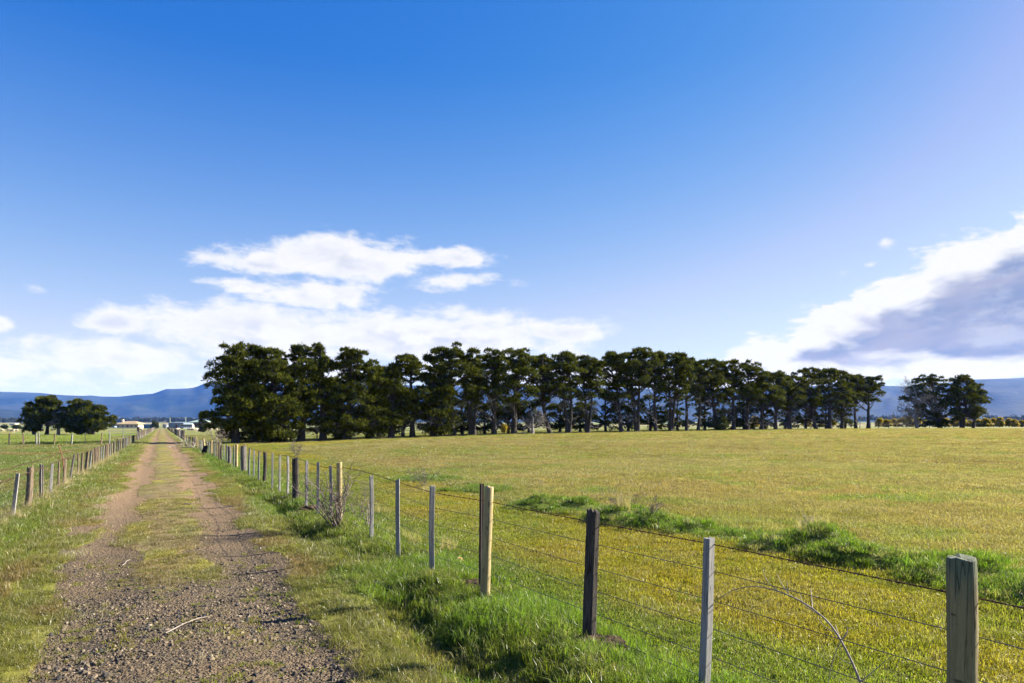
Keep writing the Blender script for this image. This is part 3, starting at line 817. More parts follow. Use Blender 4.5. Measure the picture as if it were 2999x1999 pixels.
# px of trunk, top row, crown left, crown right, clear stem fraction, style, extra, short look
ROW = [
 (690, 1008, 606, 768, 0.06, 'full', dict(nclump=85, dead=9, trunk_r=0.34), 'broad dark cypress with foliage to the ground'),
 (742, 1012, 685, 815, 0.14, 'full', dict(nclump=66, trunk_r=0.40), 'bushy thick-trunked cypress'),
 (807, 1013, 712, 890, 0.07, 'full', dict(nclump=92, trunk_r=0.44), 'widest olive-lit cypress with low skirt'),
 (881, 1007, 832, 936, 0.28, 'full', dict(nclump=52, dead=9, trunk_r=0.36), 'tall cypress with bare flared trunk'),
 (946, 1010, 898, 985, 0.15, 'full', dict(nclump=52, trunk_r=0.34), 'narrow dense cypress with hanging skirt'),
 (1016, 1018, 955, 1098, 0.10, 'full', dict(nclump=78, trunk_r=0.36), 'round-topped leafy cypress'),
 (1080, 1050, 1040, 1136, 0.10, 'full', dict(nclump=46, trunk_r=0.28), 'lower cypress with leafy right flank'),
 (1145, 1067, 1092, 1198, 0.16, 'full', dict(nclump=48, trunk_r=0.33), 'low dark cypress in the dip of the row'),
 (1208, 1034, 1128, 1262, 0.26, 'full', dict(nclump=56, dead=8, trunk_r=0.30), 'pointed cypress with a broken pale branch'),
 (1269, 1066, 1218, 1328, 0.05, 'full', dict(nclump=50, dead=10, trunk_r=0.34), 'cypress with a rounded low bushy skirt'),
 (1329, 1010, 1245, 1375, 0.40, 'umbrella', dict(nclump=52, dead=9, trunk_r=0.27), 'tall flat-topped cypress with bare stem'),
 (1384, 1021, 1348, 1420, 0.45, 'umbrella', dict(stems=3, dead=12, nclump=40, trunk_r=0.36), 'three-stemmed cypress with narrow top'),
 (1447, 1021, 1400, 1480, 0.43, 'umbrella', dict(dead=14, nclump=42, trunk_r=0.30), 'cypress above a fan of dead twigs'),
 (1505, 1026, 1455, 1575, 0.42, 'umbrella', dict(dead=12, nclump=52, trunk_r=0.33), 'broad-headed cypress with spreading limbs'),
 (1612, 1038, 1540, 1632, 0.45, 'umbrella', dict(dead=14, nclump=44, trunk_r=0.25, lean=-0.5), 'cypress with a curved leaning trunk'),
 (1665, 1031, 1600, 1695, 0.46, 'umbrella', dict(stems=2, dead=16, nclump=46, trunk_r=0.34), 'forked cypress with white dead snags'),
 (1721, 1043, 1672, 1772, 0.50, 'umbrella', dict(dead=18, nclump=44, trunk_r=0.30, stems=2), 'cypress with a brushy dead thicket at its foot'),
 (1821, 1024, 1755, 1840, 0.40, 'umbrella', dict(dead=14, nclump=46, trunk_r=0.26), 'cypress just right of the sky gap'),
 (1867, 1011, 1808, 1916, 0.52, 'umbrella', dict(stems=2, dead=12, nclump=58, trunk_r=0.36), 'tallest cypress right of the sky gap'),
 (1922, 1030, 1885, 1960, 0.52, 'umbrella', dict(dead=8, nclump=34, trunk_r=0.24), 'slim pale-trunked cypress'),
 (1966, 1030, 1915, 2026, 0.50, 'umbrella', dict(stems=2, dead=10, nclump=52, trunk_r=0.34), 'cypress with splayed ascending limbs'),
 (2012, 1045, 1975, 2045, 0.55, 'umbrella', dict(dead=8, nclump=28, trunk_r=0.24, lean=0.3), 'thin leaning cypress'),
 (2045, 1050, 2000, 2070, 0.55, 'umbrella', dict(dead=8, nclump=28, trunk_r=0.22, lean=0.6), 'slanting cypress with sparse top'),
 (2102, 1047, 2008, 2128, 0.48, 'umbrella', dict(dead=10, nclump=54, trunk_r=0.33), 'wide cypress over a green low bush'),
 (2149, 1052, 2096, 2180, 0.47, 'umbrella', dict(dead=10, nclump=42, trunk_r=0.30), 'straight cypress in the right half of the row'),
 (2189, 1060, 2148, 2240, 0.45, 'umbrella', dict(dead=10, nclump=44, trunk_r=0.32), 'cypress with ribbed grey trunk'),
 (2233, 1084, 2195, 2292, 0.46, 'umbrella', dict(dead=12, nclump=40, trunk_r=0.28), 'lower cypress with tangled bare limbs'),
 (2272, 1088, 2240, 2300, 0.44, 'umbrella', dict(dead=10, nclump=30, trunk_r=0.27), 'small-headed cypress'),
 (2314, 1096, 2275, 2355, 0.40, 'umbrella', dict(dead=12, nclump=40, trunk_r=0.33), 'lowest-topped cypress with a grey trunk'),
 (2391, 1077, 2314, 2410, 0.38, 'umbrella', dict(dead=12, nclump=48, trunk_r=0.28, lean=-0.4), 'leaning cypress with pale fallen branches'),
 (2431, 1072, 2380, 2482, 0.45, 'umbrella', dict(dead=10, nclump=50, trunk_r=0.36), 'round-headed cypress near the right end'),
 (2467, 1090, 2440, 2505, 0.35, 'umbrella', dict(dead=9, nclump=28, trunk_r=0.25), 'dark shaded cypress near the right end'),
 (2507, 1092, 2462, 2535, 0.50, 'umbrella', dict(dead=14, nclump=30, trunk_r=0.25), 'cypress with many bare reaching branches'),
 (2543, 1094, 2492, 2588, 0.52, 'umbrella', dict(dead=10, nclump=36, trunk_r=0.28), 'last cypress of the row with flag-like top'),
]
for i, (px, top, xl, xr, clear, style, kw, look) in enumerate(ROW):
    cypress(f'{look}, {ORD[i]} in the windbreak from the lane', px, top, xl, xr, clear, style, seed=i, group=ROWG, **kw)
_, yy = row_point(1559)
dead_tree('short broken dead tree between two tall cypresses mid row', 1559, 1196, 1515, 1610, yy, 1, ROWG, 0.0, 0.2, 4, 9)
# the clump standing apart on the right
GR = 'clump right of the windbreak gap'
Yc = 128
dead_tree('bare grey dead tree with low reaching branches left of the right clump', 2686, 1106, 2600, 2722, Yc, 2, GR, -0.2, 0.26, 5, 16)
cypress('middle cypress of the right clump with leafy skirt', 2754, 1093, 2655, 2792, 0.08, 'full', Yc + 1, 51, GR, nclump=90, trunk_r=0.34)
cypress('forked cypress of the right clump with open limbs', 2819, 1098, 2762, 2872, 0.22, 'full', Yc, 52, GR, nclump=70, stems=2, trunk_r=0.36)
cypress('outermost right cypress with drooping right side', 2851, 1118, 2815, 2890, 0.30, 'full', Yc + 1, 53, GR, nclump=44, trunk_r=0.25, lean=0.3)
# dark lower trees standing behind the row
for i, (px, top, w) in enumerate([(985, 1120, 60), (1110, 1130, 60), (1180, 1140, 55), (1290, 1150, 55), (1355, 1165, 50), (1420, 1168, 60), (1490, 1172, 55), (1550, 1172, 60), (1640, 1175, 50), (1700, 1180, 45), (1775, 1140, 70), (1840, 1150, 60), (1905, 1155, 60), (1985, 1145, 60), (2065, 1150, 60), (2125, 1150, 55), (2180, 1150, 65), (2240, 1152, 60), (2300, 1150, 65), (2360, 1150, 65), (2420, 1155, 55), (2475, 1160, 50)]):
    m = (px - 1500) / F
    x0, y0 = row_point(px)
    cypress(f'dark low cypress in the shade behind the row, {ORD[i]} from the left of these', px, top, px - w, px + w, 0.08, 'full', y0 + 7.5, 70 + i, 'dark trees behind the windbreak', nclump=26, dead=3, trunk_r=0.2, per=70)
# trees in the left paddock
GL = 'trees in the left paddock'
cypress('dark drooping tree at the left edge of the left clump', 101, 1186, 67, 116, 0.16, 'full', 128, 90, GL, nclump=34, stems=2, per=70, L=0.5, W=0.08)
cypress('tallest tree of the left clump with layered crown', 137, 1163, 99, 174, 0.36, 'umbrella', 129, 91, GL, nclump=46, L=0.5, W=0.08)
dead_tree('grey leafless tree with a green tuft in the left clump', 171, 1190, 142, 206, 129, 3, GL, 0.0, 0.25, 5, 14, True)
cypress('broad dense rounded tree of the left clump', 231, 1173, 186, 290, 0.04, 'full', 130, 92, GL, nclump=88, L=0.5, W=0.08)
cypress('spreading tree with visible trunk at the right of the left clump', 273, 1190, 246, 324, 0.22, 'full', 127, 93, GL, nclump=48, L=0.5, W=0.08)
# green bush under the row, far hedge shrubs
def bush(name, label, px, top, base, w, Y, seed, mat, group=None, n=18, per=60, L=0.3, W=0.05, style='cone', base_z=None):
    rng = np.random.default_rng(8000 + seed)
    x = (px - 1500) / F * Y; z = tz(x, Y)
    H = (base - top) / F * Y
    root = empty(name, (x, Y, z)); tag(root, label, 'shrub', group)
    tb = Tubes(); tb.add(curve((0, 0, -0.05), (0, 0, H * 0.8), (0, 0, 0), 4, rng, 0.02), np.linspace(0.07, 0.02, 4), 5)
    obj('stem', tb.mesh('stem'), M_BARK, root)
    rx = w / F * Y
    cen = crown_points(rng, n, H, 0.1, rx, rx, 0, 0, style)
    obj('foliage', spray_mesh('foliage', cen, rng.uniform(0.7, 1.1, n) * rx * 0.4, per, L, W, rng, (0, 0, 0.5), 0.8), mat, root)
    return root
bush('low_bush', 'small green bush at the foot of the windbreak, right half', 2112, 1228, 1264, 20, row_point(2112)[1] - 1.5, 1, M_BUSH, None, 16, 60, 0.35, 0.06, 'full')
bush('seedling_bush', 'small pale conical seedling between trunks mid row', 1478, 1257, 1280, 7, row_point(1478)[1] - 0.5, 2, M_SHRUB, None, 12, 40, 0.3, 0.05)
hs_px = list(range(2578, 3040, 22)) + [2160, 2215, 2300, 2365, 2405, 2440]
protos = []
for i, px in enumerate(hs_px):
    r_ = random.Random(i)
    Y = 188 + r_.uniform(-2, 2)
    top = 1226 + r_.uniform(-4, 5) + (4 if px > 2700 else 0)
    lab = f'golden green conifer in the hedge behind the field, {ORD[sorted(hs_px).index(px)]} from the left'
    if i < 6:
        o = bush('hedge_conifer', lab, px + r_.uniform(-4, 4), top, 1252, 13, Y, 20 + i, M_SHRUB, 'hedge of golden conifers', 20, 60, 0.42, 0.075)
        protos.append(o)
    else:
        src = protos[i % 6]
        o = src.copy(); C.objects.link(o); o['label'] = lab
        x = (px + r_.uniform(-4, 4) - 1500) / F * Y
        o.location = (x, Y, tz(x, Y)); k_ = r_.uniform(0.8, 1.15); o.scale = (k_, k_, k_ * r_.uniform(0.85, 1.1)); o.rotation_euler = (0, 0, r_.uniform(0, 6.28))
        for ch in src.children:
            c_ = ch.copy(); C.objects.link(c_); c_.parent = o

# distant belts of gum trees
def belt(name, label, x0, x1, Y, hmin, hmax, n, seed):
    rng = np.random.default_rng(seed)
    px = rng.uniform(x0, x1, n); yy = Y + rng.uniform(-60, 60, n); h = rng.uniform(hmin, hmax, n)
    cen, rad = [], []
    for a, b, hh in zip(px, yy, h):
        x = (a - 1500) / F * b; z = tz(x, b)
        for k_ in range(3):
            cen.append((x + rng.normal(0, hh * 0.3), b + rng.normal(0, 2), z + hh * rng.uniform(0.25, 0.85))); rad.append(hh * rng.uniform(0.25, 0.42))
    me = spray_mesh(name, np.array(cen), np.array(rad), 16, 3.2, 0.9, rng, (0, 0, 0.2), 0.9)
    tag(obj(name, me, M_FARTREE), label, 'woodland', kind='stuff')
belt('far_woodland', 'distant dark belt of trees on the plain at left', -250, 200, 1500, 5, 11, 150, 1)
belt('far_woodland', 'distant grey-blue trees along the foot of the low hill', 300, 800, 1700, 5, 12, 190, 2)
belt('far_woodland', 'distant dim trees at the mountain foot on the right', 2520, 3300, 1500, 6, 16, 190, 3)

# ------------------------------------------------------------------ fences
def post_mesh(kind, h, w, seed):
    rng = np.random.default_rng(300 + seed)
    below = 0.25
    if kind == 'picket':
        a = w * 0.55
        th = [(0.0, a), (2.094, a), (4.188, a)]
        prof = []
        for ang, l in th:
            ux, uy = math.cos(ang), math.sin(ang); qx, qy = -uy, ux
            prof += [(ux * l + -qx * 0.004, uy * l - qy * 0.004), (ux * l + qx * 0.004, uy * l + qy * 0.004)]
            nx, ny = math.cos(ang + 1.047) * 0.006, math.sin(ang + 1.047) * 0.006
            prof.append((nx, ny))
        zs = [-below, h]
        k = len(prof)
        v = np.array([[x, y, z] for z in zs for x, y in prof])
        q = [[j, (j + 1) % k, k + (j + 1) % k, k + j] for j in range(k)]
        c = len(v); v = np.vstack([v, [[0, 0, h]]])
        t = [[k + j, k + (j + 1) % k, c] for j in range(k)]
        return mesh_np('post', v, [np.array(q), np.array(t)], False)
    if kind == 'sawn':
        k = 8; b = 0.12
        prof = np.array([(-1, -1 + b), (-1 + b, -1), (1 - b, -1), (1, -1 + b), (1, 1 - b), (1 - b, 1), (-1 + b, 1), (-1, 1 - b)]) * w * 0.5
        prof[:, 1] *= 0.85
    else:
        k = 14 if kind == 'round' else 13
        th = np.arange(k) / k * 2 * np.pi
        rr = np.full(k, w * 0.5) * (1 + rng.normal(0, 0.02 if kind == 'round' else 0.10, k))
        if kind == 'split': rr *= 1 + 0.16 * np.cos(2 * th + rng.random() * 6) + 0.07 * np.cos(3 * th + rng.random() * 6)
        prof = np.stack([np.cos(th) * rr, np.sin(th) * rr], 1)
    nz = 10
    zs = np.concatenate([np.linspace(-below, h - 0.012, nz), [h]])
    tw = rng.normal(0, 0.05)
    V = []
    bow = rng.normal(0, 0.008, 2)
    for i, z in enumerate(zs):
        u = z / h
        s = 1.0 + (0.10 if kind == 'round' else 0.05) * (0.6 - u) + rng.normal(0, 0.008 if kind == 'sawn' else 0.018)
        if i == len(zs) - 1: s *= 0.93
        a = tw * u
        q = prof * s
        q = np.stack([q[:, 0] * math.cos(a) - q[:, 1] * math.sin(a), q[:, 0] * math.sin(a) + q[:, 1] * math.cos(a)], 1) + bow * math.sin(u * 3.1)
        zz = np.full(k, z)
        if i >= len(zs) - 2:
            jag = 0.016 if kind == 'split' else 0.004
            slope = rng.normal(0, 0.25 if kind != 'sawn' else 0.08)
            if i == len(zs) - 2: J = rng.normal(0, jag, k); SL = slope
            zz = z + J + q[:, 0] * SL
        V.append(np.column_stack([q, zz]))
    m = len(zs)
    v = np.concatenate(V)
    i = np.arange(m - 1)[:, None] * k; j = np.arange(k)[None, :]; j2 = (j + 1) % k
    q = np.stack([i + j, i + j2, i + k + j2, i + k + j], -1).reshape(-1, 4)
    c = len(v); v = np.vstack([v, V[-1].mean(0)[None] - [0, 0, 0.004]])
    t = np.stack([(m - 1) * k + np.arange(k), (m - 1) * k + (np.arange(k) + 1) % k, np.full(k, c)], 1)
    me = mesh_np('post', v, [q, t], kind == 'round')
    if kind == 'round':
        fl = np.zeros(len(me.polygons), bool); fl[:len(q)] = True
        me.polygons.foreach_set('use_smooth', fl)
    return me
PM = {'round': M_PINE, 'split': M_SPLIT, 'dark': M_DARKP, 'sawn': M_SAWN, 'brown': M_BROWNP, 'picket': M_PICKET, 'grey': M_SAWN}
def tf_right(px): return np.interp(px, [472, 560, 640, 700, 1300, 1450, 2200, 3200], [2.30, 2.35, 2.52, 2.62, 2.72, 2.92, 3.10, 3.15])
def fence_xy(px, t):
    Y = t / (CN * (px - 472) / F)
    return (px - 1500) / F * Y, Y
fence_r = empty('wire_fence', (*xy(8, 2.75), 0))
tag(fence_r, 'post and barbed wire fence on the right side of the lane', 'fence')
fence_l = empty('wire_fence', (*xy(12, -2.4), 0))
tag(fence_l, 'weathered post and rusty wire fence on the left side of the lane', 'fence')
def add_post(fence, px, top, kind, w, topx=None, t=None, seed=0, mat=None, label=None):
    if t is None: t = float(tf_right(px))
    x, Y = fence_xy(px, t)
    z = tz(x, Y)
    h = max(zat(top, Y) - z, 0.75)
    lean = ((topx if topx is not None else px) - px) / F * Y
    kd = {'dark': 'split', 'brown': 'split', 'grey': 'sawn'}.get(kind, kind)
    me = post_mesh(kd, h, w, seed)
    o = obj('post', me, mat or PM[kind], fence)
    o.location = Vector((x, Y, z)) - fence.location
    rs = random.Random(seed)
    rz = {'sawn': R(27) + rs.gauss(0, 0.12), 'grey': R(27) + rs.gauss(0, 0.2), 'picket': 0.4}.get(kind, rs.uniform(0, 0.5))
    o.rotation_euler = (rs.gauss(0, 0.012), math.atan2(lean, h), rz)
    if label: o['label'] = label
    return (x, Y, z, h)
RP = [  # px of the foot, top row, kind, width, px of the top
 (2803, 1632, 'round', 0.120, 2818), (2062, 1577, 'sawn', 0.060, 2086), (1728, 1493, 'dark', 0.088, 1740), (1420, 1424, 'round', 0.098, 1434), (1408, 1416, 'picket', 0.045, 1411),
 (1266, 1422, 'sawn', 0.052, 1266), (1167, 1404, 'grey', 0.052, 1165), (1088, 1393, 'grey', 0.048, 1087), (994, 1354, 'round', 0.098, 994), (968, 1363, 'sawn', 0.050, 968), (931, 1352, 'sawn', 0.050, 932),
 (897, 1349, 'grey', 0.05, 899), (865, 1342, 'dark', 0.13, 864), (842, 1335, 'grey', 0.045, 843), (819, 1333, 'grey', 0.045, 820), (797, 1326, 'sawn', 0.045, 798), (774, 1325, 'dark', 0.085, 776),
 (757, 1321, 'sawn', 0.045, 759), (743, 1317, 'sawn', 0.045, 744), (730, 1312, 'grey', 0.05, 731), (715, 1305, 'split', 0.17, 713), (706, 1306, 'sawn', 0.045, 706), (693, 1300, 'round', 0.105, 694),
 (684, 1304, 'grey', 0.05, 684), (672, 1307, 'split', 0.14, 672), (664, 1302, 'sawn', 0.05, 664), (657, 1301, 'sawn', 0.05, 656), (650, 1303, 'dark', 0.07, 649), (644, 1294, 'brown', 0.13, 643),
 (635, 1298, 'brown', 0.05, 634), (629, 1297, 'grey', 0.06, 629), (624, 1294, 'dark', 0.07, 624), (620, 1289, 'round', 0.11, 620), (613, 1293, 'sawn', 0.06, 612), (608, 1293, 'dark', 0.05, 605),
 (600, 1284, 'round', 0.13, 596), (592, 1289, 'grey', 0.06, 591), (587, 1288, 'grey', 0.07, 586), (582, 1287, 'brown', 0.06, 582), (579, 1285, 'round', 0.10, 579), (575, 1277, 'round', 0.09, 575),
 (571, 1283, 'split', 0.10, 571), (566, 1279, 'dark', 0.18, 566), (557, 1281, 'dark', 0.13, 557), (553, 1278, 'round', 0.09, 553), (546, 1276, 'split', 0.14, 546), (540, 1275, 'brown', 0.12, 540)]
wire_pts = []
for i, (px, top, kind, w, tx) in enumerate(RP):
    mt = M_NEARPOST if i == 0 else None
    lb = {0: 'thick round post stained green at the top', 2: 'dark cracked hardwood post', 3: 'pale yellow round pine post', 4: 'thin rusty black steel star picket', 12: 'thick dark post', 20: 'very thick split grey post'}.get(i)
    p_ = add_post(fence_r, px, top, kind, w, tx, seed=i, mat=mt, label=lb, t=(float(tf_right(px)) + 0.11) if kind == 'picket' else None)
    if kind != 'picket': wire_pts.append(p_)
rs = random.Random(5)
s_ = st(*fence_xy(540, 2.33))[0]
while s_ < 330:
    s_ += rs.uniform(1.1, 2.0) if s_ < 130 else rs.uniform(2.5, 4)
    t_ = 2.33
    x, y = xy(s_, t_)
    kind = rs.choice(['dark', 'split', 'grey', 'brown', 'round', 'dark'])
    thick = 0.30 if 66 < s_ < 72 else rs.uniform(0.08, 0.15)
    o = obj('post', post_mesh({'dark': 'split', 'brown': 'split', 'grey': 'sawn'}.get(kind, kind), rs.uniform(0.95, 1.2) + (0.25 if thick > 0.2 else 0), thick, rs.randrange(999)), M_PLASTIC if thick > 0.2 else PM[kind], fence_r)
    z = tz(x, y); o.location = Vector((x, y, z)) - fence_r.location
    o.rotation_euler = (rs.gauss(0, 0.04), rs.gauss(0, 0.05), rs.uniform(0, 1))
    wire_pts.append((x, y, z, 1.1))
LP = [(-12, 1404, 'sawn', 0.055, -8), (36, 1385, 'sawn', 0.055, 50), (82, 1367, 'brown', 0.105, 89), (122, 1360, 'split', 0.07, 122), (148, 1356, 'sawn', 0.055, 153), (171, 1355, 'brown', 0.05, 173),
 (188, 1348, 'brown', 0.085, 193), (204, 1331, 'split', 0.06, 216), (228, 1337, 'brown', 0.05, 229), (239, 1332, 'brown', 0.07, 242), (250, 1323, 'brown', 0.09, 256), (261, 1319, 'grey', 0.055, 267),
 (272, 1322, 'brown', 0.055, 273), (280, 1316, 'brown', 0.085, 281), (287, 1311, 'brown', 0.09, 288), (295, 1313, 'grey', 0.05, 296), (302, 1309, 'grey', 0.05, 304), (309, 1306, 'brown', 0.06, 311), (315, 1303, 'brown', 0.09, 316),
 (322, 1303, 'grey', 0.06, 323), (327, 1299, 'brown', 0.06, 328), (334, 1295, 'split', 0.10, 335), (343, 1285, 'dark', 0.08, 344), (350, 1290, 'split', 0.08, 350), (355, 1288, 'brown', 0.07, 355), (361, 1287, 'split', 0.10, 362),
 (367, 1284, 'dark', 0.08, 367), (372, 1284, 'grey', 0.09, 373), (377, 1282, 'brown', 0.08, 377), (382, 1281, 'split', 0.10, 382), (387, 1280, 'brown', 0.08, 388), (392, 1279, 'dark', 0.10, 392), (397, 1277, 'brown', 0.09, 397), (402, 1276, 'dark', 0.1, 402)]
wl = []
for i, (px, top, kind, w, tx) in enumerate(LP):
    wl.append(add_post(fence_l, px, top, kind, w, tx, t=-2.40, seed=100 + i))
s_ = st(*fence_xy(402, -2.4))[0]
sg = s_ + 1.2
while s_ < 330:
    s_ += rs.uniform(1.3, 2.2) if s_ < 130 else rs.uniform(3, 5)
    x, y = xy(s_, -2.35)
    kind = rs.choice(['brown', 'split', 'grey', 'dark'])
    o = obj('post', post_mesh({'dark': 'split', 'brown': 'split', 'grey': 'sawn'}.get(kind, kind), rs.uniform(0.9, 1.1), rs.uniform(0.07, 0.12), rs.randrange(999)), PM[kind], fence_l)
    z = tz(x, y); o.location = Vector((x, y, z)) - fence_l.location; o.rotation_euler = (rs.gauss(0, 0.04), rs.gauss(0, 0.05), 0)
    wl.append((x, y, z, 1.0))
# heavy dark gate post and steel gate on the left fence
x, y = xy(sg + 1.0, -2.32)
o = obj('gate_post', post_mesh('split', 1.55, 0.30, 77), M_DARKP, fence_l); o.location = Vector((x, y, tz(x, y))) - fence_l.location
o['label'] = 'thick black gate post'
gate = empty('farm_gate', (x, y, tz(x, y))); tag(gate, 'grey steel farm gate standing open beside the thick black post', 'gate')
tb = Tubes()
for z in (1.45, 1.1): tb.add([(-2.6, -1.4, z), (-1.3, -0.8, z), (-0.1, -0.1, z)], 0.03, 6)
for u in (0, 0.5, 1): tb.add([(-2.6 + 2.5 * u, -1.4 + 1.3 * u, 0.1), (-2.6 + 2.5 * u, -1.4 + 1.3 * u, 1.45)], 0.03, 6)
obj('frame', tb.mesh('frame'), M_GREYIRON, gate)
tb = Tubes()
for z in (0.2, 0.5, 0.8): tb.add([(-2.6, -1.4, z), (-0.1, -0.1, z)], 0.018, 5)
obj('rails', tb.mesh('rails'), M_GREYIRON, gate)

# wires
def wire_path(pts, hfrac, off, seed, sag=0.012):
    rng = np.random.default_rng(seed)
    pts = sorted(pts, key=lambda q: st(q[0], q[1])[0])
    s0, t0 = st(pts[0][0], pts[0][1])
    out_ = []
    fx, fy = xy(s0 - 3.0, t0)
    pts = [(fx, fy, tz(fx, fy), pts[0][3])] + pts
    for a, b in zip(pts[:-1], pts[1:]):
        for u in (0, 0.33, 0.66):
            x = a[0] * (1 - u) + b[0] * u; y = a[1] * (1 - u) + b[1] * u
            z = (a[2] * (1 - u) + b[2] * u) + hfrac
            out_.append((x + CN * off, y + SN * off, z - sag * (u > 0)))
    P = np.array(out_)
    k = np.ones(7) / 7
    zz = np.convolve(np.pad(P[:, 2], 3, mode='edge'), k, 'valid')
    P[:, 2] = zz
    xs = np.convolve(np.pad(P[:, 0], 2, mode='edge'), np.ones(5) / 5, 'valid'); ys = np.convolve(np.pad(P[:, 1], 2, mode='edge'), np.ones(5) / 5, 'valid')
    return P
def barbed(P, rad, smax, seed):
    rng = np.random.default_rng(seed)
    tb = Tubes()
    L = np.concatenate([[0], np.cumsum(np.linalg.norm(np.diff(P, axis=0), axis=1))])
    near = min(smax, L[-1])
    u = np.arange(0, near, 0.025)
    Q = np.stack([np.interp(u, L, P[:, k]) for k in range(3)], 1)
    for ph in (0, math.pi):
        o = np.stack([0 * u, np.cos(u * 50 + ph), np.sin(u * 50 + ph)], 1) * rad * 0.9
        tb.add(Q + o, rad * 0.8, 4)
    for d in np.arange(0.05, near, 0.105):
        c = np.array([np.interp(d, L, P[:, k]) for k in range(3)])
        for k in range(2):
            a = rng.normal(size=3); a /= np.linalg.norm(a)
            tb.add([c - a * 0.017, c, c + a * 0.017], [0.0012, 0.0022, 0.0012], 3)
        tb.add([c - np.array([-SN, CN, 0]) * 0.008, c + np.array([-SN, CN, 0]) * 0.008], rad * 2.0, 5)
    i = np.searchsorted(L, near)
    if i < len(P) - 2: tb.add(P[i - 1:], rad * 1.5, 4)
    return tb.mesh('barbed_wire')
WR = [q for q in wire_pts]
P = wire_path(WR, 0.97, 0.07, 1)
def rel(o, fence):
    o.location = -fence.location
rel(obj('barbed_wire', barbed(P, 0.0025, 22, 1), M_RUST, fence_r), fence_r)
for h in (0.80, 0.61, 0.43, 0.25, 0.10):
    tb = Tubes(); tb.add(wire_path(WR, h, 0.065, 2), 0.0026, 5)
    rel(obj('wire', tb.mesh('wire'), M_WIRE, fence_r), fence_r)
for h in (0.95, 0.76):
    rel(obj('barbed_wire', barbed(wire_path(wl, h, 0.06, 3), 0.0045, 14, 4), M_RUST, fence_l), fence_l)
for h in (0.55, 0.36, 0.18):
    tb = Tubes(); tb.add(wire_path(wl, h, 0.055, 2), 0.0022, 4)
    rel(obj('wire', tb.mesh('wire'), M_WIRE, fence_l), fence_l)
# red rod behind the left fence
x, y = fence_xy(189, -2.55)
rod = obj('steel_rod', None or (lambda: (lambda t_: (t_.add([(0, 0, -0.1), (-0.05, 0, 0.7), (-0.17, 0, zat(1302, y) - tz(x, y))], 0.012, 6), t_.mesh('steel_rod'))[1])(Tubes()))(), M_REDROD, None, (x, y, tz(x, y)))
tag(rod, 'thin leaning red-brown steel rod standing above the left fence', 'rod')

def line_fence(label, pts, hs, mats, wires, seed):
    rng = random.Random(seed)
    f = empty('wire_fence', (pts[0][0], pts[0][1], tz(*pts[0]))); tag(f, label, 'fence')
    q = []
    for i, (x, y) in enumerate(pts):
        z = tz(x, y); h = rng.uniform(*hs)
        kind = mats[i % len(mats)]
        o = obj('post', post_mesh({'dark': 'split', 'brown': 'split', 'grey': 'sawn'}.get(kind, kind), h, rng.uniform(0.06, 0.11), rng.randrange(999)), PM[kind], f)
        o.location = Vector((x, y, z)) - f.location; o.rotation_euler = (rng.gauss(0, 0.03), rng.gauss(0, 0.05), 0)
        q.append((x, y, z))
    for h in wires:
        tb = Tubes(); tb.add(np.array(q) + np.array([0, 0, h]), 0.006, 4)
        rel(obj('wire', tb.mesh('wire'), M_WIRE, f), f)
    return f
cross = []
for px in (-60, -18, 27, 69, 107, 115, 158, 209, 249, 297, 320):
    cross.append(((px - 1500) / F * 60.0, 60.0))
line_fence('low fence crossing the left paddock in front of the bright crop', cross, (0.95, 1.15), ['brown', 'sawn', 'dark', 'brown', 'sawn', 'grey'], (0.9, 0.55), 3)
bk = []
u = -1.0
while u < 150:
    q = ROW_A + ROW_D * u - ROW_N * 5.0
    bk.append((q[0], q[1])); u += 3.4 + 1.2 * math.sin(u)
line_fence('thin wire fence running behind the windbreak trunks', bk, (1.0, 1.25), ['dark', 'brown', 'dark', 'split'], (1.0, 0.7, 0.4), 4)

# black plastic sheet on a right-hand post
rng = np.random.default_rng(3)
x, y = fence_xy(602, float(tf_right(602)) - 0.10); z = tz(x, y)
gx, gz = np.meshgrid(np.linspace(-0.13, 0.15, 9), np.linspace(0.22, 0.72, 12))
fold = 0.04 * np.sin(gx * 40 + gz * 7) + 0.05 * np.sin(gz * 11)
v = np.stack([(gx + 0.03 * np.sin(gz * 13)).ravel(), (-0.10 + fold).ravel(), (gz + 0.02 * np.sin(gx * 22)).ravel()], 1)
v2 = v + np.array([0, 0.07, 0]); n_ = len(v)
i = np.arange(11)[:, None] * 9; j = np.arange(8)[None, :]
q = np.stack([i + j, i + j + 1, i + 9 + j + 1, i + 9 + j], -1).reshape(-1, 4)
border = list(range(9)) + [9 * k + 8 for k in range(1, 12)] + [99 + k for k in range(7, -1, -1)] + [9 * k for k in range(10, 0, -1)]
rim = np.array([[border[k], border[(k + 1) % len(border)], border[(k + 1) % len(border)] + n_, border[k] + n_] for k in range(len(border))])
o = obj('plastic_sheet', mesh_np('plastic_sheet', np.vstack([v, v2]), [q, q[:, ::-1] + n_, rim], True), M_PLASTIC, None, (x, y, z))
tag(o, 'black plastic sheet wrapped round a pale fence post', 'sheet')

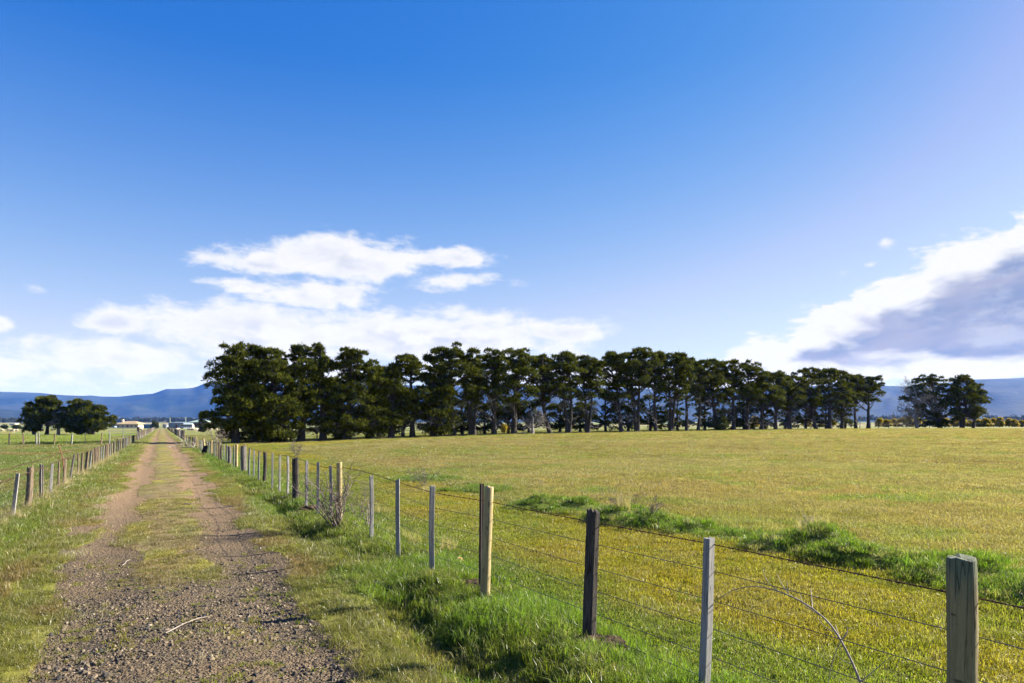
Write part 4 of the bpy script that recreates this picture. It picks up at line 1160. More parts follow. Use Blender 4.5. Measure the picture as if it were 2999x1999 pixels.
# ------------------------------------------------------------------ shrubs, branches, clods
def bare_shrub(label, px, py, h, w, seed, n=14, depth=3, r=0.009, mat=None, lean=(0, 0), minr=0.0016):
    Y = CAM_H * F / (py - HY); x = (px - 1500) / F * Y; z = tz(x, Y)
    rng = np.random.default_rng(900 + seed)
    root = empty('bare_shrub', (x, Y, z)); tag(root, label, 'shrub')
    st_ = Tubes(); tw = Tubes()
    for i in range(n):
        a = rng.random() * 6.283; rr = rng.random() * 0.06
        d = np.array([math.cos(a) * w / h * rng.uniform(0.2, 1.0) + lean[0], math.sin(a) * w / h * rng.uniform(0.2, 1) + lean[1], 1.0])
        p0 = np.array([math.cos(a) * rr, math.sin(a) * rr, -0.03])
        L = h * rng.uniform(0.6, 1.05)
        e = p0 + d / np.linalg.norm(d) * L
        pts = curve(p0, e, (0, 0, 0.08 * L), 7, rng, 0.025 * h)
        st_.add(pts, np.linspace(r, r * 0.4, 7), 5)
        for k_ in range(5):
            q = pts[rng.integers(2, 7)]
            twigs(tw, rng, q, d / np.linalg.norm(d) * 0.6 + rng.normal(0, 0.6, 3), L * rng.uniform(0.2, 0.4), r * 0.5, depth - 2, 3, 0.8, 0.05, (2, 4), minr)
    obj('stems', st_.mesh('stems'), mat or M_TWIG, root)['kind'] = 'stuff'; obj('twigs', tw.mesh('twigs'), mat or M_TWIG, root)['kind'] = 'stuff'
bare_shrub('leafless thorn bush tangled around the pale post by the ditch', 990, 1556, 0.95, 0.75, 1, 20, 3, 0.011, None, (-0.35, 0))
bare_shrub('thin upright bare stems right of the thorn bush', 1050, 1535, 0.62, 0.25, 2, 9, 3, 0.005)
bare_shrub('short pale bare stem in front of the grey dropper post', 1073, 1560, 0.42, 0.1, 3, 4, 3, 0.009, M_STICK)
bare_shrub('leafless bramble on the pasture edge behind the wire, left of the picket', 1245, 1425, 0.62, 0.7, 4, 10, 3, 0.007, None, (0, 0), 0.003)
bare_shrub('leafless bramble growing from the grassy bank near the dark post', 1835, 1520, 0.45, 0.5, 5, 12, 3, 0.006, None, (0, 0), 0.0025)
bare_shrub('small bramble at the right end of the short grassy bank', 1905, 1545, 0.35, 0.35, 6, 9, 3, 0.006, None, (0, 0), 0.0025)
bare_shrub('dry bramble tuft on top of the highest bank hump', 2372, 1590, 0.42, 0.15, 7, 10, 3, 0.006, M_STICK, (-0.1, 0), 0.002)
bare_shrub('tiny bare sapling beside the right fence in front of the first cypress', 641, 1342, 1.9, 0.6, 8, 3, 3, 0.02, M_TWIG, (0, 0), 0.008)
bare_shrub('small bare bush on the far mossy headland', 868, 1335, 0.8, 0.8, 9, 10, 3, 0.012, None, (0, 0), 0.006)

# arching dead branch by the near wires
def branch_px(tb, pts, d, r0, r1, k=6):
    W = []
    for i, (px, py) in enumerate(pts):
        t_ = 3.26 + d * i / max(1, len(pts) - 1)
        x, Y = fence_xy(px, t_)
        W.append((x, Y, zat(py, Y)))
    W = np.array(W)
    u = np.linspace(0, len(W) - 1, (len(W) - 1) * 4 + 1)
    Q = np.stack([np.interp(u, np.arange(len(W)), W[:, k_]) for k_ in range(3)], 1)
    kk = np.array([0.25, 0.5, 0.25])
    for _ in range(3): Q[1:-1] = 0.25 * Q[:-2] + 0.5 * Q[1:-1] + 0.25 * Q[2:]
    tb.add(Q, np.linspace(r0, r1, len(Q)), k)
root = empty('fallen_branch', (*fence_xy(2560, 3.26), 0)); tag(root, 'pale dead branch arching behind the near fence wires', 'branch')
rx_, ry_ = root.location.x, root.location.y
root.location.z = tz(rx_, ry_)
tb = Tubes(); branch_px(tb, [(2575, 2290), (2545, 2120), (2522, 1996), (2490, 1925), (2464, 1875), (2438, 1835), (2410, 1804), (2348, 1759), (2276, 1728), (2214, 1715), (2160, 1722), (2128, 1738), (2100, 1756)], 0.0, 0.0075, 0.002)
o = obj('stem', tb.mesh('stem'), M_STICK, root); o.location = -root.location
tb = Tubes()
for pl, d in ([[(2464, 1875), (2440, 1930), (2425, 1998), (2415, 2080)], 0.05], [[(2522, 1996), (2565, 1960), (2607, 1925)], 0.1], [[(2464, 1875), (2482, 1850), (2487, 1838), (2498, 1840)], 0.05], [[(2470, 1870), (2482, 1858), (2482, 1832)], -0.05],
              [[(2276, 1728), (2255, 1710), (2244, 1695), (2236, 1675)], 0.08], [[(2310, 1738), (2290, 1710), (2278, 1682)], 0.12], [[(2310, 1738), (2306, 1715), (2307, 1700)], -0.1], [[(2410, 1804), (2380, 1790), (2350, 1768), (2345, 1740)], 0.15],
              [[(2440, 1850), (2410, 1830), (2395, 1808)], 0.2], [[(2500, 1945), (2475, 1938), (2455, 1922)], 0.1], [[(2464, 1875), (2450, 1840), (2448, 1828)], 0.1], [[(2380, 1780), (2378, 1750), (2375, 1722)], 0.2], [[(2180, 1718), (2160, 1735), (2150, 1720)], 0.1]):
    branch_px(tb, pl, d, 0.0032, 0.0013, 4)
o = obj('twigs', tb.mesh('twigs'), M_STICK, root); o.location = -root.location

def lump_mesh(name, n, r, rng, flat=0.6, rough=0.25):
    import bmesh
    bm = bmesh.new(); bmesh.ops.create_icosphere(bm, subdivisions=3, radius=1.0)
    v = np.array([q.co[:] for q in bm.verts])
    f = fbm(v[:, 0] * 2.2 + n, v[:, 1] * 2.2 + v[:, 2] * 1.7, n, 3) - 0.5
    f2 = fbm(v[:, 0] * 6 + n, v[:, 1] * 6 + v[:, 2] * 5, n + 3, 2) - 0.5
    v = v * (1 + rough * 2 * f + rough * f2)[:, None] * r
    v[:, 2] *= flat
    for q, c in zip(bm.verts, v): q.co = c
    me = bpy.data.meshes.new(name); bm.to_mesh(me); bm.free()
    return me
def clod(name, label, cat, px, py, r, seed, mat, flat=0.5, rough=0.35, sink=0.3):
    Y = CAM_H * F / (py - HY); x = (px - 1500) / F * Y
    o = obj(name, lump_mesh(name, seed, r, None, flat, rough), mat, None, (x, Y, tz(x, Y) + r * flat * (1 - sink) * 0.4))
    o.rotation_euler = (0.1, 0.1, seed)
    tag(o, label, cat)
clod('sandstone_rock', 'orange lump of sandstone in the grass behind the yellow post', 'rock', 1343, 1655, 0.065, 1, M_ROCK, 0.85, 0.35, -0.4)
clod('soil_heap', 'dug brown soil at the foot of the dark post', 'soil', 1768, 1910, 0.16, 2, M_SOIL, 0.36, 0.9, -0.5)
clod('soil_clod', 'dark soil clod left of the yellow post foot', 'soil', 1375, 1722, 0.12, 3, M_SOIL, 0.5, 0.5)
clod('grass_root_clump', 'dried brown root clump on the verge by the thorn bush', 'clump', 868, 1562, 0.12, 4, M_BROWNP, 0.6, 0.5)
clod('grass_root_clump', 'dried root clump between two grey droppers', 'clump', 1205, 1605, 0.09, 5, M_BROWNP, 0.7, 0.5)
clod('soil_clod', 'black soil hollow edge under the thick dark post', 'soil', 905, 1500, 0.22, 6, M_SOIL, 0.45, 0.5)
clod('grass_root_clump', 'brown root clump on the left edge of the track bank', 'clump', 1635, 1828, 0.05, 7, M_BROWNP, 0.7, 0.5)
# piece of old tyre in the ditch
Y = CAM_H * F / (1718 - HY); x = (1118 - 1500) / F * Y
th = np.linspace(0.3, 2.3, 16)
tb = Tubes(); tb.add(np.stack([0.24 * np.cos(th), 0.24 * np.sin(th) * 0.7, terrain(x + 0.24 * np.cos(th), Y - 0.15 + 0.17 * np.sin(th)) - tz(x, Y) + 0.03], 1), np.interp(th, [0.3, 0.6, 2.0, 2.3], [0.012, 0.034, 0.034, 0.012]), 8)
o = obj('old_tyre', tb.mesh('old_tyre'), M_RUBBER, None, (x, Y - 0.15, tz(x, Y) - 0.005)); tag(o, 'piece of black tyre half sunk in the ditch grass', 'tyre')
# sticks lying on the lane
def stick(label, p0, p1, r, seed):
    rng = np.random.default_rng(seed)
    W = []
    for px, py in (p0, p1):
        Y = CAM_H * F / (py - HY); x = (px - 1500) / F * Y; W.append((x, Y, tz(x, Y) + 0.03))
    c = np.array(W[0])
    tb = Tubes(); tb.add(curve((0, 0, 0), np.array(W[1]) - c, (0.02, 0.02, 0.02), 7, rng, 0.012), np.linspace(r, r * 0.4, 7), 5)
    tag(obj('stick', tb.mesh('stick'), M_STICK, None, tuple(c)), label, 'stick')
stick('pale twig lying across the near gravel', (485, 1866), (618, 1812), 0.006, 1)
stick('short straw-coloured stick on the gravel left of middle', (358, 1658), (382, 1642), 0.006, 2)
stick('pale stick at the right edge of the right wheel rut', (590, 1447), (628, 1445), 0.012, 3)
stick('dark bent stick in the right rut', (540, 1478), (566, 1481), 0.010, 4)
stick('fallen stick leaning under the left fence', (186, 1443), (212, 1430), 0.012, 5)
# brush pile by the lane
Y = 52.0
x, y = xy(58, 2.0)
root = empty('brush_pile', (x, y, tz(x, y))); tag(root, 'heap of brown fallen branches beside the right fence in tree shade', 'brush')
rng = np.random.default_rng(44); tb = Tubes()
for i in range(26):
    a = rng.random() * 6.28
    twigs(tb, rng, np.array([rng.normal(0, 0.8), rng.normal(0, 0.8), 0.05]), np.array([math.cos(a), math.sin(a), 0.35]), rng.uniform(0.8, 1.7), 0.03, 1, 3, 0.6, 0.0, (2, 3), 0.012)
obj('branches', tb.mesh('branches'), M_STICK, root)['kind'] = 'stuff'

# ------------------------------------------------------------------ farm buildings
class Bx:
    def __init__(s): s.v, s.q, s.n = [], [], 0
    def box(s, x0, x1, y0, y1, z0, z1):
        s.v += [(x0, y0, z0), (x1, y0, z0), (x1, y1, z0), (x0, y1, z0), (x0, y0, z1), (x1, y0, z1), (x1, y1, z1), (x0, y1, z1)]
        b = s.n; s.q += [[b, b + 3, b + 2, b + 1], [b + 4, b + 5, b + 6, b + 7], [b, b + 1, b + 5, b + 4], [b + 1, b + 2, b + 6, b + 5], [b + 2, b + 3, b + 7, b + 6], [b + 3, b, b + 4, b + 7]]
        s.n += 8; return s
    def mesh(s, name): return mesh_np(name, np.array(s.v), [np.array(s.q)])
def hip(name, x0, x1, y0, y1, z, rise, inset, th=0.18):
    cy = (y0 + y1) / 2
    v = [(x0, y0, z), (x1, y0, z), (x1, y1, z), (x0, y1, z), (x0, y0, z + th), (x1, y0, z + th), (x1, y1, z + th), (x0, y1, z + th), (x0 + inset, cy, z + rise), (x1 - inset, cy, z + rise)]
    q = [[0, 3, 2, 1], [0, 1, 5, 4], [1, 2, 6, 5], [2, 3, 7, 6], [3, 0, 4, 7], [4, 5, 9, 8], [6, 7, 8, 9]]
    t = [[5, 6, 9], [7, 4, 8]]
    return mesh_np(name, np.array(v), [np.array(q), np.array(t)])
def building(name, label, px0, px1, Y, depth, wall_h, rise, wmat, rmat, inset=None, wins=4, cat='house', chimney=False, door=True, over=0.5, zoff=0.0):
    x0, x1 = (px0 - 1500) / F * Y, (px1 - 1500) / F * Y
    cx = (x0 + x1) / 2; w = (x1 - x0) / 2
    root = empty(name, (cx, Y, tz(cx, Y) + zoff)); tag(root, label, cat)
    obj('wall', Bx().box(-w + over, w - over, 0, depth, -0.5, wall_h).mesh('wall'), wmat, root)
    rf = obj('roof', hip('roof', -w, w, -over, depth + over, wall_h + 0.003, rise, depth / 2 if inset is None else inset), rmat, root)
    if chimney: obj('chimney', Bx().box(-w * 0.72, -w * 0.58, depth * 0.3, depth * 0.45, wall_h, wall_h + rise + 0.9).mesh('chimney'), M_CREAM, rf)
    for i in range(wins):
        cxw = -w + over + (2 * w - 2 * over) * (i + 0.5) / wins
        wn = obj('window', Bx().box(cxw - 0.55, cxw + 0.55, -0.06, 0.02, 0.9, wall_h - 0.45).mesh('window'), M_WHITE, root)
        obj('pane', Bx().box(cxw - 0.48, cxw + 0.48, -0.075, -0.05, 0.97, wall_h - 0.52).mesh('pane'), M_GLASS, wn)
    if door: obj('door', Bx().box(w * 0.05 - 0.45, w * 0.05 + 0.45, -0.05, 0.02, 0.05, 2.05).mesh('door'), M_BRICK, root)
    return root
building('farmhouse', 'cream farmhouse with tan hipped roof and chimney left of the lane end', 338, 407, 400, 9, 2.3, 2.0, M_CREAM, M_TANROOF, chimney=True, wins=5)
building('carport', 'white-roofed blue carport beside the round bush at the lane end', 418, 452, 395, 6, 2.2, 0.5, M_BLUE, M_GREYIRON, 0.3, 0, 'shed', door=False)
building('machinery_shed', 'large blue-grey iron shed right of the lane end', 493, 538, 385, 12, 3.0, 0.7, M_BLUESHED, M_BLUESHED, 3.8, 0, 'shed', over=0.15)
building('long_house', 'long brick house with pale green roof beside the windbreak', 551, 612, 470, 10, 2.8, 1.9, M_BRICK, M_GREENROOF, wins=6, zoff=1.0)
building('garden_shed', 'small grey iron shed with white roof near the first cypress', 587, 603, 330, 3, 2.0, 0.5, M_GREYIRON, M_WHITE, 1.2, 0, 'shed', over=0.1)
building('tan_shed', 'small tan shed glimpsed behind the water tank', 476, 494, 520, 6, 2.2, 0.6, M_TANROOF, M_TANROOF, 1.0, 0, 'shed', over=0.1, zoff=0.4)
building('greenhouse', 'long low white greenhouse on the far left plain', 27, 44, 900, 8, 2.5, 0.8, M_WHITE, M_WHITE, 1.0, 0, 'greenhouse', door=False, zoff=-0.2)
building('green_shed', 'low dark green iron shed behind the white bus', 536, 556, 420, 5, 2.4, 0.4, M_GREEN, M_GREEN, 0.6, 0, 'shed', over=0.1)
# water tank
x, y, z = gp(486, 380); root = empty('water_tank', (x, y, z)); tag(root, 'squat pale water tank left of the blue-grey shed', 'tank')
tb = Tubes(); tb.add([(0, 0, 0), (0, 0, 2.1)], 1.2, 18); obj('shell', tb.mesh('shell'), M_GREYIRON, root)
tb = Tubes(); tb.add([(0, 0, 2.1), (0, 0, 2.25), (0, 0, 2.4)], [1.22, 0.7, 0.02], 18); obj('lid', tb.mesh('lid'), M_GREYIRON, root)
# bus
def wheeled(name, label, cat, px0, px1, Y, h, mat, nwin, zoff=0.0):
    x0, x1 = (px0 - 1500) / F * Y, (px1 - 1500) / F * Y; cx = (x0 + x1) / 2; w = (x1 - x0) / 2
    root = empty(name, (cx, Y, tz(cx, Y) + zoff)); tag(root, label, cat)
    prof = [(-w, 0.45), (-w + 0.05, h * 0.8), (-w + 0.3, h), (w - 0.35, h), (w - 0.08, h * 0.75), (w, 0.5)]
    n = len(prof)
    v = np.array([(a, 0, b) for a, b in prof] + [(a, 2.3, b) for a, b in prof])
    q = [[i, (i + 1) % n, n + (i + 1) % n, n + i] for i in range(n)]
    me = bpy.data.meshes.new('body'); me.from_pydata([tuple(a) for a in v], [], q + [list(range(n))[::-1], list(range(n, 2 * n))]); me.update()
    obj('body', me, mat, root)
    for i in range(nwin):
        a = -w + 0.5 + (2 * w - 1.0) * i / nwin; b = -w + 0.5 + (2 * w - 1.0) * (i + 0.82) / nwin
        obj('window', Bx().box(a, b, -0.02, 0.01, h * 0.58, h * 0.86).mesh('window'), M_GLASS, root)
    for a in (-w * 0.62, w * 0.62):
        tb = Tubes(); tb.add([(a, -0.05, 0.42), (a, 0.25, 0.42)], 0.42, 14); obj('wheel', tb.mesh('wheel'), M_TYRE, root)
    return root
wheeled('parked_bus', 'old white bus parked in front of the blue-grey shed', 'bus', 526, 564, 372, 2.3, M_WHITE, 9)
wheeled('parked_van', 'small white van parked left of the garden shed', 'van', 578, 586, 350, 1.7, M_WHITE, 3)
wheeled('parked_car', 'dark car parked left of the tan-roofed farmhouse', 'car', 318, 336, 395, 1.4, M_BLUESHED, 3)
for px, lab, top in ((498, 'power pole behind the blue-grey shed, left of the two', 1222), (544, 'power pole beside the long green-roofed house, right of the two', 1220)):
    Y = 440; x, y, z = gp(px, Y)
    root = empty('power_pole', (x, y, z)); tag(root, lab, 'pole')
    h = zat(top, Y) - z
    tb = Tubes(); tb.add([(0, 0, -0.3), (0, 0, h)], [0.30, 0.2], 8); obj('pole', tb.mesh('pole'), M_POLE, root)
    obj('crossarm', Bx().box(-1.0, 1.0, -0.25, -0.12, h - 0.8, h - 0.62).mesh('crossarm'), M_POLE, root)
bush('round_bush', 'round green bush at the end of the lane', 454.5, 1238, 1256, 8, 370, 40, M_BUSH, None, 30, 70, 0.7, 0.2, 'full')
bush('garden_bush', 'grey-green bush left of the farmhouse chimney', 334, 1237, 1250, 8, 440, 41, M_BUSH, None, 24, 60, 0.8, 0.22, 'full')
bush('hedge_bush', 'dark bush in the far left paddock, nearer the clump', 49, 1244, 1252, 9, 330, 42, M_BUSH, None, 24, 50, 0.7, 0.2, 'full')
bush('hedge_bush', 'dark bush in the far left paddock, nearest the picture edge', 14, 1244, 1252, 7, 330, 43, M_BUSH, None, 24, 50, 0.7, 0.2, 'full')
bush('tall_shrub', 'hazy grey shrub standing behind the first cypress', 598, 1205, 1262, 16, 170, 44, M_FARTREE, None, 26, 60, 0.6, 0.1, 'full')

# ------------------------------------------------------------------ sheep
def loft(rings, k=10):
    v, q = [], []
    th = np.arange(k) / k * 2 * np.pi
    for (x, y, z, ry, rz) in rings:
        v += [(x, y + ry * math.cos(a), z + rz * math.sin(a)) for a in th]
    m = len(rings)
    for i in range(m - 1):
        for j in range(k): q.append([i * k + j, i * k + (j + 1) % k, (i + 1) * k + (j + 1) % k, (i + 1) * k + j])
    return v, q
def sheep_mesh():
    V, Q = [], []
    def put(vq):
        b = len(V); V.extend(vq[0]); Q.extend([[i + b for i in f] for f in vq[1]])
    put(loft([(-0.56, 0, 0.62, 0.02, 0.02), (-0.54, 0, 0.62, 0.14, 0.14), (-0.42, 0, 0.60, 0.24, 0.24), (-0.15, 0, 0.56, 0.28, 0.26), (0.15, 0, 0.57, 0.27, 0.26), (0.36, 0, 0.60, 0.21, 0.23),
              (0.48, 0, 0.56, 0.13, 0.16), (0.60, 0, 0.40, 0.09, 0.11), (0.70, 0, 0.26, 0.075, 0.085), (0.80, 0, 0.13, 0.05, 0.055), (0.83, 0, 0.10, 0.01, 0.01)]))
    for x in (-0.36, 0.30):
        for y in (-0.13, 0.13):
            V0 = len(V); k = 6; th = np.arange(k) / k * 6.283
            for z, r, dx in ((0.50, 0.09, 0), (0.34, 0.06, -0.02), (0.18, 0.035, 0.01), (0.0, 0.035, 0)):
                V.extend([(x + dx + r * math.cos(a), y + r * math.sin(a), z) for a in th])
            for i in range(3):
                for j in range(k): Q.append([V0 + i * k + j, V0 + i * k + (j + 1) % k, V0 + (i + 1) * k + (j + 1) % k, V0 + (i + 1) * k + j])
    for y in (-1, 1):
        b = len(V); V.extend([(0.62, y * 0.07, 0.42), (0.60, y * 0.17, 0.40), (0.66, y * 0.08, 0.36)]); Q.append([b, b + 1, b + 2, b + 2][:3] + [b + 2])
    me = bpy.data.meshes.new('sheep'); me.from_pydata(V, [], [q if len(set(q)) == 4 else q[:3] for q in Q]); me.update()
    for p_ in me.polygons: p_.use_smooth = True
    return me
SM = sheep_mesh(); SM.materials.append(M_WOOL)
rs = random.Random(9)
SH = [(515, 1263), (522, 1261), (554, 1262), (557, 1258), (564, 1262), (567, 1259), (576, 1262), (579, 1264), (593, 1263), (603, 1261), (609, 1262), (617, 1263), (632, 1262)]
for i, (px, py) in enumerate(SH):
    Y = CAM_H * F / (py - HY); x = (px - 1500) / F * Y
    o = obj('sheep', SM, None, None, (x, Y, tz(x, Y))); o.rotation_euler = (0, 0, rs.uniform(0, 6.28)); k_ = rs.uniform(1.0, 1.15); o.scale = (k_,) * 3
    tag(o, f'cream sheep grazing before the farm sheds right of the lane, {ORD[i]} from the left', 'sheep', 'sheep right of the lane')
for i, (px, py) in enumerate([(4, 1265), (27, 1264), (37, 1267), (47, 1265), (67, 1265), (90, 1264)]):
    Y = CAM_H * F / (py - HY); x = (px - 1500) / F * Y
    o = obj('sheep', SM, None, None, (x, Y, tz(x, Y))); o.rotation_euler = (0, 0, rs.choice([0, 3.1]) + rs.uniform(-.5, .5)); k_ = rs.uniform(0.95, 1.1); o.scale = (k_,) * 3
    tag(o, f'pale sheep grazing beyond the bright crop at far left, {ORD[i]} from the picture edge', 'sheep', 'sheep at far left')
Y = 200; x = (412 - 1500) / F * Y
o = obj('sheep', SM, None, None, (x, Y, tz(x, Y))); o.scale = (1.1,) * 3; tag(o, 'lone sheep in the pasture left of the lane below the carport', 'sheep')

# ------------------------------------------------------------------ grass and gravel
def tuft(name, n, Rr, hmin, hmax, w, bend, seed, clumpy=True, seg=2):
    rng = np.random.default_rng(seed)
    if clumpy:
        nc = max(3, n // 14); c = rng.normal(0, Rr * 0.55, (nc, 2)); b = c[rng.integers(0, nc, n)] + rng.normal(0, Rr * 0.16, (n, 2))
    else:
        a = rng.random(n) * 6.283; r = Rr * np.sqrt(rng.random(n)); b = np.stack([r * np.cos(a), r * np.sin(a)], 1)
    h = rng.uniform(hmin, hmax, n) * rng.uniform(0.6, 1.0, n)
    az = rng.random(n) * 6.283 + 0.0
    ln = rng.uniform(0.15, 1.0, n) * bend
    d = np.stack([np.cos(az), np.sin(az)], 1) + np.array([-0.25, -0.05])
    fa = rng.random(n) * 6.283
    wd = np.stack([np.cos(fa), np.sin(fa)], 1) * (w * rng.uniform(0.6, 1.3, n))[:, None] * 0.5
    z0 = np.full(n, -0.015)
    p0 = b; p1 = b + d * (h * ln * 0.35)[:, None]; p2 = b + d * (h * ln * 1.15)[:, None]
    z1 = h * 0.55; z2 = h * (1.0 - 0.35 * ln)
    V = np.stack([np.column_stack([p0 - wd, z0]), np.column_stack([p0 + wd, z0]), np.column_stack([p1 + wd * 0.8, z1]), np.column_stack([p1 - wd * 0.8, z1]), np.column_stack([p2, z2])], 1).reshape(-1, 3)
    i = np.arange(n)[:, None] * 5
    me = mesh_np(name, V, [i + np.array([[0, 1, 2, 3]]), i + np.array([[3, 2, 4]])], False)
    float_attr(me, 'blade', np.repeat(rng.random(n), 5)); float_attr(me, 'hgt', np.tile([0, 0, 0.5, 0.5, 1.0], n))
    me.materials.append(M_BLADE)
    return bpy.data.objects.new(name, me)
pc = bpy.data.collections.new('grass_tufts')
TUFTS = [('lush', 130, .15, .04, .12, .0042, .8), ('lush', 130, .15, .05, .15, .0042, .9), ('lush', 120, .16, .06, .17, .0045, 1.0),
         ('fine', 150, .15, .05, .14, .0032, 1.0), ('fine', 150, .16, .06, .17, .0032, 1.1), ('fine', 130, .14, .04, .11, .0032, 1.0),
         ('field', 150, .22, .03, .075, .0045, .9), ('field', 150, .22, .03, .09, .0045, 1.0),
         ('mid', 260, .38, .045, .11, .0065, .9), ('mid', 260, .38, .05, .13, .0065, 1.0),
         ('far', 300, .8, .05, .12, .014, .9), ('far', 300, .8, .06, .14, .014, 1.0),
         ('weed', 22, .06, .025, .055, .008, 1.1), ('straw', 60, .10, .15, .42, .0035, .7), ('moss', 170, .2, .01, .03, .006, 1.0), ('stalk', 16, .14, .10, .24, .0030, .6)]
for i, (nm, n, Rr, a, b, w, bd) in enumerate(TUFTS):
    pc.objects.link(tuft(f'tuft_{i:02d}', n, Rr, a, b, w, bd, 40 + i, clumpy=nm in ('lush', 'fine', 'straw')))
sc_ = bpy.data.collections.new('gravel_stones')
M_STONE = (lambda: None)
def stone_mat():
    m, gm = new_mat('basalt_gravel')
    at = gm.n('ShaderNodeAttribute', attribute_name='tint', attribute_type='INSTANCER')
    n1 = gm.noise(objc(gm), 60.0, 3, 0.6)
    f = gm.smooth(n1, 0.3, 0.7, 0.7, 1.3)
    out(gm, bsdf(gm, gm.mix(1.0, X(gm, at.outputs['Color']), gm.comb(f, f, f), 'MULTIPLY'), 0.85, 0.25))
    return m
M_STONE = stone_mat()
import bmesh
for i in range(6):
    rng = np.random.default_rng(600 + i)
    bm = bmesh.new(); bmesh.ops.create_icosphere(bm, subdivisions=1, radius=1.0)
    for v in bm.verts:
        v.co *= rng.uniform(0.65, 1.15); v.co.z *= 0.7
    me = bpy.data.meshes.new(f'stone_{i:02d}'); bm.to_mesh(me); bm.free(); me.materials.append(M_STONE)
    sc_.objects.link(bpy.data.objects.new(f'stone_{i:02d}', me))

def scatter_group(coll):
    ng = bpy.data.node_groups.new('scatter_' + coll.name, 'GeometryNodeTree')
    ng.interface.new_socket('Geometry', in_out='INPUT', socket_type='NodeSocketGeometry')
    ng.interface.new_socket('Geometry', in_out='OUTPUT', socket_type='NodeSocketGeometry')
    N = ng.nodes.new
    gi, go = N('NodeGroupInput'), N('NodeGroupOutput')
    ip = N('GeometryNodeInstanceOnPoints'); ci = N('GeometryNodeCollectionInfo')
    ci.inputs['Collection'].default_value = coll; ci.inputs['Separate Children'].default_value = True; ci.inputs['Reset Children'].default_value = True
    def na(nm, tp):
        k = N('GeometryNodeInputNamedAttribute'); k.data_type = tp; k.inputs['Name'].default_value = nm
        return k.outputs['Attribute']
    mp = N('GeometryNodeMeshToPoints')
    L = ng.links.new
    L(gi.outputs[0], mp.inputs['Mesh']); L(mp.outputs[0], ip.inputs['Points']); L(ci.outputs[0], ip.inputs['Instance'])
    ip.inputs['Pick Instance'].default_value = True
    L(na('idx', 'INT'), ip.inputs['Instance Index']); L(na('rot', 'FLOAT_VECTOR'), ip.inputs['Rotation']); L(na('scl', 'FLOAT_VECTOR'), ip.inputs['Scale'])
    L(ip.outputs[0], go.inputs[0])
    return ng
NG_G, NG_S = scatter_group(pc), scatter_group(sc_)
def scatter(name, label, cat, x, y, idx, scl, tint, ng, dz=0.0, rot=None, seed=0):
    rng = np.random.default_rng(seed)
    n = len(x)
    z = terrain(x, y) + dz
    me = bpy.data.meshes.new(name)
    me.vertices.add(n); me.vertices.foreach_set('co', np.stack([x, y, z], 1).astype(np.float32).ravel())
    a = me.attributes.new('idx', 'INT', 'POINT'); a.data.foreach_set('value', idx.astype(np.int32))
    if rot is None: rot = np.stack([rng.normal(0, 0.06, n), rng.normal(0, 0.06, n), rng.random(n) * 6.283], 1)
    a = me.attributes.new('rot', 'FLOAT_VECTOR', 'POINT'); a.data.foreach_set('vector', rot.astype(np.float32).ravel())
    a = me.attributes.new('scl', 'FLOAT_VECTOR', 'POINT'); a.data.foreach_set('vector', scl.astype(np.float32).ravel())
    color_attr(me, 'tint', tint)
    o = obj(name, me)
    md = o.modifiers.new('scatter', 'NODES'); md.node_group = ng
    tag(o, label, cat, kind='stuff')
    print(name, n)
    return o
def polar(rng, r0, r1, dens, azmax=43.0):
    area = R(azmax) * (r1 * r1 - r0 * r0)
    n = int(area * dens)
    r = np.sqrt(rng.uniform(r0 * r0, r1 * r1, n)); a = rng.uniform(-R(azmax), R(azmax), n)
    return r * np.sin(a), r * np.cos(a)
rng = np.random.default_rng(77)
bands = [(2.0, 9.0, 115, 0), (9.0, 18.0, 62, 0), (18.0, 34.0, 20, 1), (34.0, 62.0, 7.5, 1), (62.0, 130.0, 2.0, 2)]
def on_ground(px, py):
    Y = CAM_H * F / (py - HY)
    return (px - 1500) / F * Y, Y
BARE = [(*on_ground(1765, 1908), 0.13), (*on_ground(1375, 1722), 0.12), (*on_ground(905, 1500), 0.22), (*on_ground(868, 1562), 0.12), (*on_ground(1205, 1605), 0.1), (*on_ground(1343, 1655), 0.09)]
acc = {k: [] for k in ('verge', 'paddock', 'pasture')}
